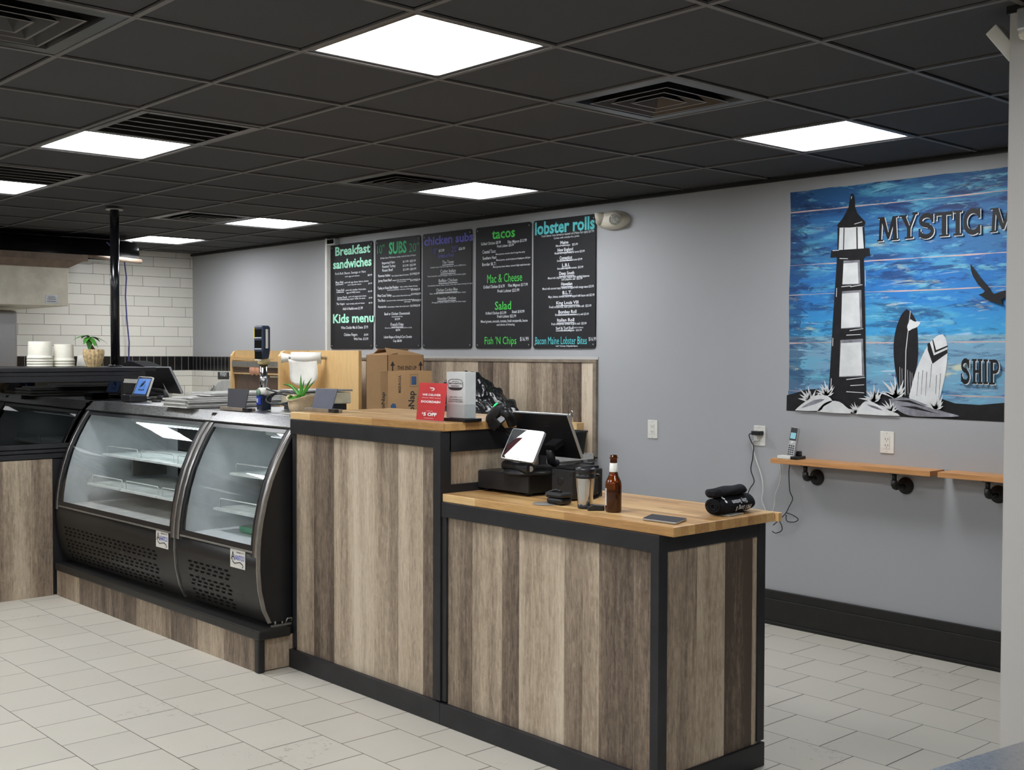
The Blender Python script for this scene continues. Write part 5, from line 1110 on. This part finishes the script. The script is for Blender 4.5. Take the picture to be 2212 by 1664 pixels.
# scale with pole display
sx = flatpt(570, 886, ZD)
se = thing('price_scale', 'cream price scale with a tall pole display on the right glass case', 'scale', (sx.x+.2, sx.y+.1, ZD))
px_, py_ = sx.x, sx.y
zz_ = lambda p: aty(570, p, py_).z
box('scale_body', (px_-.02, px_+.28, py_+.12, py_+.40, ZD+.035, ZD+.10), M['scale_cream'], se, .008)
box('scale_base', (px_, px_+.26, py_+.13, py_+.38, ZD, ZD+.035), M['blackplastic'], se)
box('platter', (px_, px_+.28, py_+.10, py_+.41, ZD+.105, ZD+.115), M['steel'], se, .003)
MB().tube([(px_, py_, ZD+.04), (px_, py_, zz_(782))], .022, 16).build('pole_tube', M['chrome'], se)
box('pole_foot', (px_-.03, px_+.03, py_-.03, py_+.03, ZD, zz_(852)), M['navy'], se, .004)
MB().lathe((px_, py_, zz_(855)), [(.03, 0), (.036, .012), (.036, .035), (.026, .045)], 20).build('pole_joint', M['white'], se)
MB().lathe((px_, py_-.034, zz_(848)), [(.022, 0), (.020, .004), (.001, .005)], 16, 0, (0, -1, 0)).build('joint_disc', mat('sage_plastic', (120, 148, 128), .5), se)
bq0, bq1 = zz_(874), zz_(854)
MB().box(px_-.026, px_+.02, py_-.0325, py_-.03, bq0, bq1).build('blue_sticker', M['stickerblue'], se)
MB().box(px_-.022, px_-.006, py_-.0335, py_-.032, bq0+.012, bq1-.018).build('sticker_print', M['white'], se)
MB().lathe((px_, py_, zz_(788)), [(.030, 0), (.035, .004), (.035, zz_(775)-zz_(788)-.004), (.030, zz_(775)-zz_(788))], 16).build('pole_collar', M['khaki'], se)
za_, zb_ = zz_(776), zz_(704); hw = .05
prf = [(-.034, 0), (.034, 0), (.05, .05), (.05, zb_-za_-.01), (.04, zb_-za_), (-.04, zb_-za_), (-.05, zb_-za_-.01), (-.05, .05)]
hd_ = MB().prism([(px_+a_, py_-.035, za_+b_) for a_, b_ in prf], (0, .05, 0)).build('display_head', M['navy'], se, .008)
MB().box(px_+.0495, px_+.053, py_-.016, py_-.002, za_+.06, zb_-.02).build('head_seam', M['white'], se)
for k in range(3):
    zt_ = zb_-.02-k*.062; MB().box(px_-.036, px_+.036, py_-.0365, py_-.0345, zt_-.042, zt_).build('display_window', M['gap'], se)
    MB().box(px_-.036, px_+.036, py_-.0368, py_-.0348, zt_-.05, zt_-.046).build('display_caption', M['ink'], se)
MB().box(px_-.048, px_-.038, py_-.0366, py_-.0348, zb_-.07, zb_-.012).build('caution_strip', mat('yellow_label', (210, 190, 60), .5), se)
cb_ = V((px_+.25, py_+.06, ZD)); lp = []
for k in range(40):
    a = k/39*math.pi*3.3; lp.append(V((px_+.22+.17*math.cos(a), py_-.02+.05*math.sin(a*.9), ZD+.012+.055*(1+math.sin(a))*.6+.03)))
tag(MB().tube([V((px_+.02, py_, ZD+.12))]+lp+[V((px_+.45, py_+.02, ZD+.01))], .005, 6).build('coiled_cable', M['blackwire']), 'grey cable looped between the price scale and the wooden pot plant', 'cable')
# wooden pot with aloe on the tall counter edge
ap_ = V((-1.575, 1.0, ZT)); a, b = aty(634, 860, 1.08), aty(669, 862, 1.08)
a, b = aty(630, 860, 1.14), aty(671, 862, 1.14); pc = V((aty(650, 880, 1.14).x, 1.14, ZD)); r = (b.x-a.x)/2*.86
al = thing('potted_plant', 'spiky aloe in a carved pale wooden pot at the right end of the glass cases', 'plant', pc, 'small potted plants')
hgt = aty(650, 858, 1.14).z-ZD; rows = []
for f, k in ((0, .72), (.05, .78), (.3, .9), (.55, .97), (.75, .98), (.9, 1.05), (1, 1.12), (1, 1.02), (.85, .92)):
    rows.append([pc+V((math.cos(2*math.pi*i/40)*r*k, math.sin(2*math.pi*i/40)*r*k*.8, f*hgt+(.012*math.cos(2*math.pi*i/40*2) if f > .8 else 0))) for i in range(40)])
MB().grid(rows, 0, True, True).add(rows[0], [tuple(range(40))[::-1]]).build('wooden_pot', M['potwood'], al, norm=False)
ms = MB(); rg = random.Random(5)
for k in range(130):
    a = rg.uniform(0, 2*math.pi); rr = rg.uniform(0, .85)*r; b0 = pc+V((math.cos(a)*rr, math.sin(a)*rr*.8, hgt*.9))
    leafmesh(ms, b0, (rg.uniform(-1, 1), rg.uniform(-1, 1), rg.uniform(.3, 1)), (0, 0, 1), .03, .012, .2, 2)
ms.lathe(pc+V((0, 0, hgt*.86)), [(r*.9, 0), (r*.6, .012), (.001, .02)], 16); o_ = ms.build('moss', M['moss'], al, norm=False)
for (tx_x, tx_y, wd) in ((650, 809, .034), (657, 820, .028), (611, 831, .028), (674, 816, .026), (681, 822, .020), (640, 836, .026), (664, 834, .026)):
    b0 = pc+V((0, 0, hgt*.9)); tp_ = aty(tx_x, tx_y, 1.13); L = (tp_-b0).length; dr_ = (tp_-b0).normalized(); sd_ = dr_.cross(V((0, 1, 0))).normalized(); rows = []
    bend = .25 if tx_x < 640 else .06
    for k in range(7):
        f = k/6; c_ = b0+(tp_-b0)*f+V((0, 0, bend*L*math.sin(math.pi*f)*.6)); w_ = wd*(1-f)**.7*.5+.0006
        rows.append([c_-sd_*w_, c_+V((0, -w_*.7, 0)), c_+sd_*w_, c_+V((0, w_*.4, 0))])
    MB().grid(rows, 0, True, True).build('aloe_leaf', M['leaf'], al, norm=False)
# ------------------------------------------------------------------ on the tall counter
y = 1.0; x0, x1 = aty(899, 910, y).x, aty(958, 910, y).x
rs = thing('counter_sign', 'red delivery sign in a clear holder on the tall counter corner', 'sign', ((x0+x1)/2, y, ZT))
zt_ = aty(930, 829, y+.02).z; wS = x1-x0; hS = zt_-ZT
tilt = V((0, .02, hS)); up_ = tilt.normalized(); A0 = V((x0, y, ZT+.003)); RX = V((1, 0, 0)); nn_ = RX.cross(up_)
MB().prism([A0, A0+RX*wS, A0+RX*wS+tilt, A0+tilt], (0, .0015, 0)).build('card', M['red'], rs)
MB().prism([A0-V((.002, .0025, .003)), A0+RX*(wS+.004)-V((.002, .0025, .003)), A0+RX*(wS+.004)+tilt-V((.002, .0025, 0)), A0+tilt-V((.002, .0025, 0))], (0, .0018, 0)).build('clear_holder', M['acry'], rs)
tx = MB(); O = A0-V((0, .003, 0))
def st(s, u0, u1, v, h, bold=.02): add_text(tx, s, O+RX*(wS*u0)+up_*(hS*v), O+RX*(wS*u1)+up_*(hS*v), up_, hS*h, bold)
st('WE DELIVER', .16, .84, .66, .055, .03); st('WITH', .43, .58, .595, .02); st('DOORDASH', .14, .84, .47, .06, .04); st('5 OFF', .27, .75, .12, .085, .05); st('$', .21, .26, .16, .05, .03)
for u0, u1, v in ((.16, .4, .60), (.61, .84, .60), (.36, .6, .245), (.3, .66, .05)): tx.add([O+RX*wS*u0+up_*hS*v, O+RX*wS*u1+up_*hS*v, O+RX*wS*u1+up_*hS*(v+.006), O+RX*wS*u0+up_*hS*(v+.006)], [(0, 1, 2, 3)])
lgp = [(.40, .885), (.53, .885), (.575, .87), (.59, .845), (.575, .815), (.53, .80), (.49, .80), (.47, .82), (.53, .82), (.55, .835), (.55, .85), (.53, .858), (.44, .858)]
tx.poly([O+RX*wS*u+up_*hS*v for u, v in lgp]); tx.build('sign_lettering', M['redtext'], rs, norm=False)
y = 1.065; x0, x1, x2 = aty(965, 905, y).x, aty(1003, 905, y).x, 0
x1 = x0+.125; bh = thing('brochure_stand', 'white brochure stand with a black oval logo and black base', 'brochure stand', (x0+.07, y+.03, ZT))
zt_ = aty(985, 804, y).z
box('base', (x0-.012, x1+.012, y-.012, y+.085, ZT, ZT+.014), M['blackplastic'], bh, .002)
MB().box(x0, x1, y, y+.06, ZT+.016, zt_).build('brochure_pack', M['poster'], bh)
MB().box(x0-.003, x1+.003, y-.004, y-.002, ZT+.014, ZT+.075).box(x1+.001, x1+.003, y-.004, y+.06, ZT+.014, ZT+.075).build('clear_pocket', M['acry'], bh)
tx = MB(); wB = x1-x0; hB = zt_-ZT; O = V((x0, y-.0007, ZT))
def st2(s, u0, u1, v, h, bold=.02): add_text(tx, s, O+RX*(wB*u0)+U*(hB*v), O+RX*(wB*u1)+U*(hB*v), U, hB*h, bold)
st2('609-342-1101', .17, .85, .475, .036, .0); st2('1907 LONG BEACH BLVD', .13, .87, .43, .024, .02); st2('SHIP BOTTOM, NJ 08008', .1, .88, .39, .024, .02)
def ring_poly(pts_o, pts_i):
    n = len(pts_o); tx.add([O+RX*wB*u+U*hB*v for u, v in pts_o+pts_i], [(i, (i+1) % n, n+(i+1) % n, n+i) for i in range(n)])
sup = lambda cu, cv, a_, b_: [(cu+a_*math.copysign(abs(math.cos(t_))**.6, math.cos(t_)), cv+b_*math.copysign(abs(math.sin(t_))**.75, math.sin(t_))) for t_ in [2*math.pi*k/40 for k in range(40)]]
ring_poly(sup(.48, .745, .42, .115), sup(.48, .745, .395, .105)); st2('MYSTIC', .32, .66, .80, .018); st2('MEAT & SEAFOOD', .12, .84, .755, .03, .03); st2('MARKET', .26, .7, .705, .026, .02)
tx.poly([O+RX*wB*u+U*hB*v for u, v in [(.09, .69), (.87, .69), (.84, .665), (.7, .645), (.48, .637), (.26, .645), (.12, .665)]])
tx.build('brochure_print', M['darkink'], bh, norm=False)
# barcode scanner on a bent stand
SY = 1.215
q = lambda px, py, y=SY: aty(px, py, y)
bs = thing('barcode_scanner', 'black handheld barcode scanner with a green light on its stand', 'scanner', (-.33, 1.3, 1.088))
hd0, hd1 = q(1058, 906), q(1082, 880)
d = (hd1-hd0).normalized(); s_ = V((.55, -.8, -.15)); s_ = (s_-d*s_.dot(d)).normalized(); n_ = d.cross(s_)
if n_.z < 0: n_ = -n_
rows = []; Ls = (hd1-hd0).length
for f, w_, h_ in ((-.02, .030, .012), (.15, .034, .022), (.5, .034, .026), (.85, .030, .025), (1.1, .022, .018), (1.18, .008, .006)):
    c_ = hd0+d*Ls*f; rows.append([c_+s_*w_*math.copysign(abs(math.cos(a_))**.7, math.cos(a_))+n_*h_*math.copysign(abs(math.sin(a_))**.7, math.sin(a_)) for a_ in [2*math.pi*k/20 for k in range(20)]])
b_ = MB().grid(rows, 0, True, True); b_.add(rows[0], [tuple(range(20))[::-1]]); b_.add(rows[-1], [tuple(range(20))]); b_.build('scanner_head', M['satin'], bs)
MB().obox(q(1074, 911, SY+.01), d*.030, s_*.032, n_*.022).build('scan_window', M['blackplastic'], bs, .005)
gh = hd0+d*Ls*.86+n_*.025; MB().lathe(gh, [(.014, -.003), (.012, .002), (.001, .004)], 16, 0, n_).build('status_light', M['led'], bs)
MB().obox(hd0+d*Ls*.42+n_*.025, d*.016, s_*.010, n_*.0015).build('trigger_mark', M['blackplastic'], bs)
MB().tube(smooth([q(1084, 889), q(1094, 893), q(1101, 903, SY+.02), q(1107, 918, SY+.04)]), [.018]*3+[.021]*16, 14).build('handle', M['blackplastic'], bs)
MB().tube(smooth([q(1079, 917, SY+.02), q(1086, 927, SY+.05), q(1100, 942, 1.268), q(1114, 962, 1.275), q(1120, 1000, 1.28)]), .010, 10).build('stand', M['blackplastic'], bs)
# ------------------------------------------------------------------ on the low counter
ZL = .9865
dr = thing('cash_drawer', 'wide flat black cash drawer on the left end of the low counter', 'cash drawer', (-.28, 1.3, ZL))
dyf = 1.137; dx0, dx1 = max(aty(1007, 1030, dyf).x, -.408), aty(1141, 1040, dyf).x; dzt = aty(1141, 1028, dyf).z
MB().box(dx0, dx1, dyf+.006, 1.52, ZL+.012, dzt).build('body', M['blackmetal'], dr, .003)
MB().box(dx0, dx1, dyf, dyf+.008, ZL+.014, dzt-.003).build('drawer_front', M['satin'], dr, .002)
for x in (dx0+.03, dx1-.03):
    for yy in (dyf+.03, 1.48): MB().lathe((x, yy, ZL), [(.014, 0), (.014, .012)], 12).build('foot', M['blackplastic'], dr)
pg0 = flatpt(1075, 1012, dzt); tag(MB().box(-.30, -.12, 1.175, 1.255, dzt+.0006, dzt+.0016).build('grey_card', M['coaster']), 'flat grey card lying on the cash drawer', 'card')
# customer tablet on its base
yt = 1.11
BRp, BLp = aty(1151, 1000, yt-.014), aty(1081, 989, yt); TRp, TLp = aty(1177, 933, yt+.074-.014), aty(1108, 925, yt+.074)
e, n, c, W_, H_ = tablet((TLp, TRp, BRp, BLp), .012, 'customer_tablet', 'silver rimmed tablet with a glaring white screen above the cash drawer', 'tablet', 'silver', 'screen', 'screen', (c.x, yt, dzt), 'customer facing tablets')
MB().prism([c-W_*.09+H_*.425+n*.001, c+W_*.09+H_*.425+n*.001, c+W_*.09+H_*.455+n*.001, c-W_*.09+H_*.455+n*.001], n*.0003).build('home_bar', M['white'], e)
pvt = aty(1150, 1012, yt+.03)
MB().tube([V((pvt.x-.20, yt+.06, dzt+.03)), V((pvt.x, yt+.02, dzt+.03))], .021, 16).lathe((pvt.x-.10, yt+.09, dzt+.0005), [(.10, 0), (.10, .008), (.08, .018), (.001, .02)], 32).tube([c-n*.012, c-n*.03+V((.02, .03, -.03)), V((pvt.x-.08, yt+.06, dzt+.03))], .015, 8).build('stand', M['satin'], e)
MB().lathe((pvt.x, yt+.02, dzt+.03), [(.012, 0), (.012, .002), (.009, .0025)], 16, 0, (.7, -.7, 0)).build('pivot_ring', M['zinc'], e)
# staff monitor right
B1 = aty(1257, 993, 1.40); T1 = aty(1225, 897, 1.31); T0 = aty(1104, 895, 1.31)
T0.x = max(T0.x, -.405); B0 = V((T0.x, 1.40, B1.z)); T0.z = T1.z
e, n, c, W_, H_ = monitor((T0, V((B1.x, T1.y, T1.z)), B1, B0), 'large black backed monitor with silver rim over the cash drawer', (c.x, 1.45, dzt))
MB().tube([c-n*.0+H_*.3+V((0, -.0, 0)), c+H_*.6+V((0, -.02, 0)), V((c.x, 1.42, dzt+.024))], .02, 10).box(c.x-.1, c.x+.1, 1.37, 1.50, dzt+.001, dzt+.012).build('stand', M['satin'], e)
MB().obox(c+W_*.2+n*.03+H_*.12, W_.normalized()*.03, n*.03, H_.normalized()*.012).build('hinge', M['blackplastic'], e)
for k in (-1, 1): MB().obox(c+W_*.08-H_*.25+n*.0015+H_.normalized()*k*.008, W_.normalized()*.018, n*.0008, H_.normalized()*.004).build('logo_mark', M['satin'], e)
# receipt printer
px0, px1 = aty(1197, 1040, 1.2).x, aty(1243, 1040, 1.2).x; pzt = aty(1197, 1012, 1.2).z
pr_ = thing('receipt_printer', 'black cube receipt printer with screws behind the steel tumbler', 'printer', ((px0+px1)/2, 1.26, ZL))
MB().box(px0, px1, 1.185, 1.36, ZL+.004, pzt).build('body', M['satin'], pr_, .005)
for xx in (px0+.01, px1-.012):
    for z in (ZL+.02, pzt-.02): MB().lathe((xx, 1.1852, z), [(.005, 0), (.004, .002), (.001, .0022)], 10, 0, (0, -1, 0)).build('screw', M['iron'], pr_)
MB().lathe(((px0+px1)/2-.01, 1.185, ZL+.075), [(.018, 0), (.018, .0015), (.013, .0015)], 6, 0, (0, -1, 0)).build('emblem', M['blackplastic'], pr_)
MB().box(px0+.01, px1-.01, 1.2, 1.35, pzt, pzt+.012).build('lid', M['blackplastic'], pr_, .004)
MB().tube(smooth([(px0-.12, 1.43, dzt+.02), (px0-.05, 1.40, dzt+.04), (px0, 1.36, pzt+.008), (px0+.08, 1.35, pzt+.016)]), .006, 8).build('cord', M['blackwire'], pr_)
# tumbler
mc_ = aty(1264, 1101, 1.065); c = V((mc_.x, 1.065, ZL)); mr = (aty(1287, 1030, 1.065).x-aty(1247, 1030, 1.065).x)/2*.78
tb_ = thing('travel_tumbler', 'steel travel tumbler with a black lid on the low counter', 'tumbler', c)
mh = aty(1265, 1011, 1.065).z-ZL
MB().lathe(c, [(mr*.72, 0), (mr*.74, .004), (mr*.77, .018)], 36).build('foot', M['blackplastic'], tb_)
MB().lathe(c, [(mr*.76, .018), (mr*.82, .05), (mr*.97, mh*.72), (mr*.98, mh*.75)], 40, 0, None, False).build('shell', m_brushed('tumbler_steel', (214, 212, 208), .2, (30, 30, .4)), tb_)
MB().lathe(c, [(mr*.99, mh*.75), (mr*1.02, mh*.77), (mr*1.02, mh*.83), (mr*.96, mh*.84), (mr*.96, mh*.87), (mr*1.04, mh*.89), (mr*1.04, mh*.96), (mr*.98, mh), (mr*.9, mh), (mr*.85, mh*.97), (.001, mh*.965)], 40).build('lid', M['blackplastic'], tb_)
MB().tube(smooth([c+V((mr*.35, mr*.9, mh*.8)), c+V((mr*.5, mr*1.5, mh*.75)), c+V((mr*.5, mr*1.5, mh*.35)), c+V((mr*.3, mr*.8, mh*.25))]), .008, 8).build('handle', M['blackplastic'], tb_)
# bottle
bc_ = aty(1325, 1108, 1.075); c = V((bc_.x, 1.075, ZL)); br = .0305; H = aty(1326, 983, 1.075).z-ZL
bo = thing('beer_bottle', 'brown glass beer bottle with white neck label on the low counter', 'bottle', c)
MB().lathe(c, [(br*.9, 0), (br, .006), (br, H*.48), (br*.94, H*.54), (br*.62, H*.63), (br*.5, H*.70), (br*.42, H*.92), (br*.42, H*.935), (br*.5, H*.94), (br*.5, H*.965), (br*.44, H*.97), (br*.44, H), (br*.36, H), (br*.34, H*.9), (br*.3, H*.88)], 36).build('glass_body', M['amber'], bo)
MB().lathe(c, [(br*.9, .006), (br*.93, .01), (br*.93, H*.38), (.001, H*.38)], 32).build('beer', mat('dark_beer', (46, 20, 8), .2), bo)
MB().lathe(c, [(br*.545, H*.705), (br*.475, H*.86), (br*.465, H*.86)], 32, 0, None, False).build('neck_label', M['white'], bo)
lb_m = MB(); rows = []
for z in (H*.12, H*.42): rows.append([c+V((math.cos(a)*br*1.012, math.sin(a)*br*1.012, z)) for a in [math.radians(176+k*10) for k in range(9)]])
lb_m.grid(rows, 0, True); lb_m.build('body_label', M['white'], bo, norm=False)
# earbud-like black case, coaster, lighter
cc = flatpt(1178, 1089, ZL); tag(MB().lathe((cc.x, cc.y, ZL), [(.052, 0), (.052, .002), (.001, .0022)], 32).build('coaster', M['coaster']), 'round grey coaster under the small black case', 'coaster')
bq = flatpt(1200, 1091, ZL)
bk_ = thing('black_case', 'small black zip case in front of the receipt printer', 'case', (bq.x, bq.y, ZL+.0025))
MB().box(bq.x-.045, bq.x+.04, bq.y-.01, bq.y+.055, ZL+.0025, ZL+.028).build('case_body', M['blackplastic'], bk_, .01)
MB().box(bq.x-.047, bq.x+.042, bq.y-.012, bq.y+.057, ZL+.028, ZL+.048).build('case_lid', M['satin'], bk_, .009)
MB().tube(smooth([(bq.x-.045, bq.y, ZL+.03), (bq.x-.06, bq.y+.01, ZL+.04), (bq.x-.02, bq.y+.02, ZL+.055), (bq.x+.02, bq.y+.01, ZL+.054)]), .005, 8).build('strap', M['blackplastic'], bk_)
l0, l1 = flatpt(1269, 1104, ZL), flatpt(1306, 1104, ZL); d = (l1-l0); d.z = 0; L = d.length; d.normalize(); s_ = V((-d.y, d.x, 0))
pf = [(0, 0), (L, 0), (L, .018), (L*.35, .022), (L*.05, .012)]
mm = MB().prism([l0+d*u+V((0, 0, v)) for u, v in pf], s_*.03)
kf = thing('key_fob', 'small grey handheld gadget between tumbler and bottle', 'gadget', l0+d*L/2)
mm.build('body', M['satin'], kf, .003)
MB().prism([l0+d*L*.4+s_*.004+V((0, 0, .0222)), l0+d*L*.98+s_*.004+V((0, 0, .019)), l0+d*L*.98+s_*.026+V((0, 0, .019)), l0+d*L*.4+s_*.026+V((0, 0, .0222))], (0, 0, .001)).build('pad', M['coaster'], kf)
# phone lying flat
pa, pb2, pc2, pd = [flatpt(x, y, ZL) for x, y in ((1460, 1134), (1388, 1124.5), (1408, 1115.5), (1484, 1125))]
sp_ = thing('smartphone', 'black smartphone lying face up near the front corner of the low counter', 'phone', (pa+pc2)/2)
for nm, z0, z1, k, mk in (('frame', .0005, .008, 1, 'silver'), ('glass_face', .008, .0092, .985, 'darkcard')):
    cc = (pa+pb2+pc2+pd)/4; MB().prism([cc+(v-cc)*k+V((0, 0, z0)) for v in (pa, pb2, pc2, pd)], (0, 0, z1-z0)).build(nm, M[mk], sp_, .002)
# rolled shirt
r0, r1 = flatpt(1567, 1118, ZL), flatpt(1636, 1104, ZL); d = (r1-r0); d.z = 0; L = d.length; d.normalize(); s_ = V((-d.y, d.x, 0))
if s_.dot(CAM-r0) > 0: s_ = -s_
sh = thing('rolled_shirt', 'rolled black printed shirt on the back right of the low counter', 'shirt', (r0+r1)/2)
def roll_mesh(c0, R, L, squash, lean=0., amp=.002):
    rows = []
    for i in range(15):
        f = i/14; k = 1 if .04 < f < .96 else .72
        if i in (0, 14): k = .45
        rows.append([c0+d*(f*L)+s_*(math.cos(a)*R*k*1.15+lean*f)+V((0, 0, R*squash+math.sin(a)*R*squash*k+amp*math.sin(f*9+a*3))) for a in [2*math.pi*j/28 for j in range(28)]])
    b = MB().grid(rows, 0, True, True); b.add(rows[0], [tuple(range(28))[::-1]]); b.add(rows[-1], [tuple(range(28))]); return b
ra_ = .042; c0 = r0+s_*(ra_*1.15)+V((0, 0, .001))
roll_mesh(c0, ra_, L, .78).build('lower_roll', M['cloth'], sh, norm=False)
b2 = roll_mesh(c0+V((0, 0, ra_*1.5))-d*.012+s_*.006, .03, L*.93, .62); b2.build('upper_fold', M['cloth'], sh, norm=False)
sw = MB().tube([c0-d*.003+s_*(math.cos(a)*.03*(1-a/22))+V((0, 0, .034+math.sin(a)*.026*(1-a/22))) for a in [k*.35 for k in range(48)]], .004, 6); sw.build('rolled_edge', M['cloth'], sh)
tx = MB(); fpt = lambda u, a: c0+d*(u*L)-s_*(math.cos(a)*ra_*1.17)+V((0, 0, ra_*.78+math.sin(a)*ra_*.80))
def wrap_text(s, u0, u1, a0, h, flip=True):
    vs_, fs_, x0_, x1_ = glyphs(s, .02); out = []
    for v in vs_:
        u = u1+(u0-u1)*(v.x-x0_)/(x1_-x0_); a = a0-(v.y/CAPH)*h/ra_
        out.append(fpt(u, a)-s_*.0045*math.cos(a)+V((0, 0, .0045*math.sin(a))))
    tx.add(out, fs_)
wrap_text('1901 Long B', .30, .78, -.05, .020); wrap_text('Ship Bottom', .22, .66, .62, .018)
tx.build('shirt_print', M['ink'], sh, norm=False)
tx = MB()
for (u, a_, w_) in ((.035, .55, .006), (.055, .95, .008), (.075, 1.25, .006)):
    ring2 = []
    for k in range(14):
        t_ = 2*math.pi*k/14; aa = a_+math.sin(t_)*.16; ring2.append(fpt(u+math.cos(t_)*.028, aa)+V((0, 0, .004+.002*math.sin(aa)))-s_*.005*math.cos(aa))
    tx.poly(ring2)
tx.build('print_edge', M['ink'], sh, norm=False)
MB().prism([r0+d*.03+V((0, 0, .0006)), r0+d*.13+V((0, 0, .0006)), r0+d*.10+s_*.05+V((0, 0, .0006)), r0+d*.03+s_*.05+V((0, 0, .0006))], (0, 0, .003)).build('white_tag', M['white'], sh)
# ------------------------------------------------------------------ steel table corner near the camera
p0, p1 = atz(1997, 1664, .9), atz(2212, 1599.5, .9)
d = (p1-p0).normalized(); s_ = V((d.y, -d.x, 0))
ta = p0-d*.5; tb2 = p1+d*.7
st_ = thing('steel_table', 'brushed steel table corner at the bottom right', 'table', (ta+tb2)/2-V((0, 0, .9)))
MB().prism([ta-V((0, 0, .03)), tb2-V((0, 0, .03)), tb2+s_*.7-V((0, 0, .03)), ta+s_*.7-V((0, 0, .03))], (0, 0, .03)).build('table_top', M['steel'], st_, .004)
for q in (ta+d*.06+s_*.06, tb2-d*.06+s_*.06, ta+d*.06+s_*.64, tb2-d*.06+s_*.64): MB().tube([(q.x, q.y, .001), (q.x, q.y, .87)], .02, 12).build('leg', M['steelv'], st_)
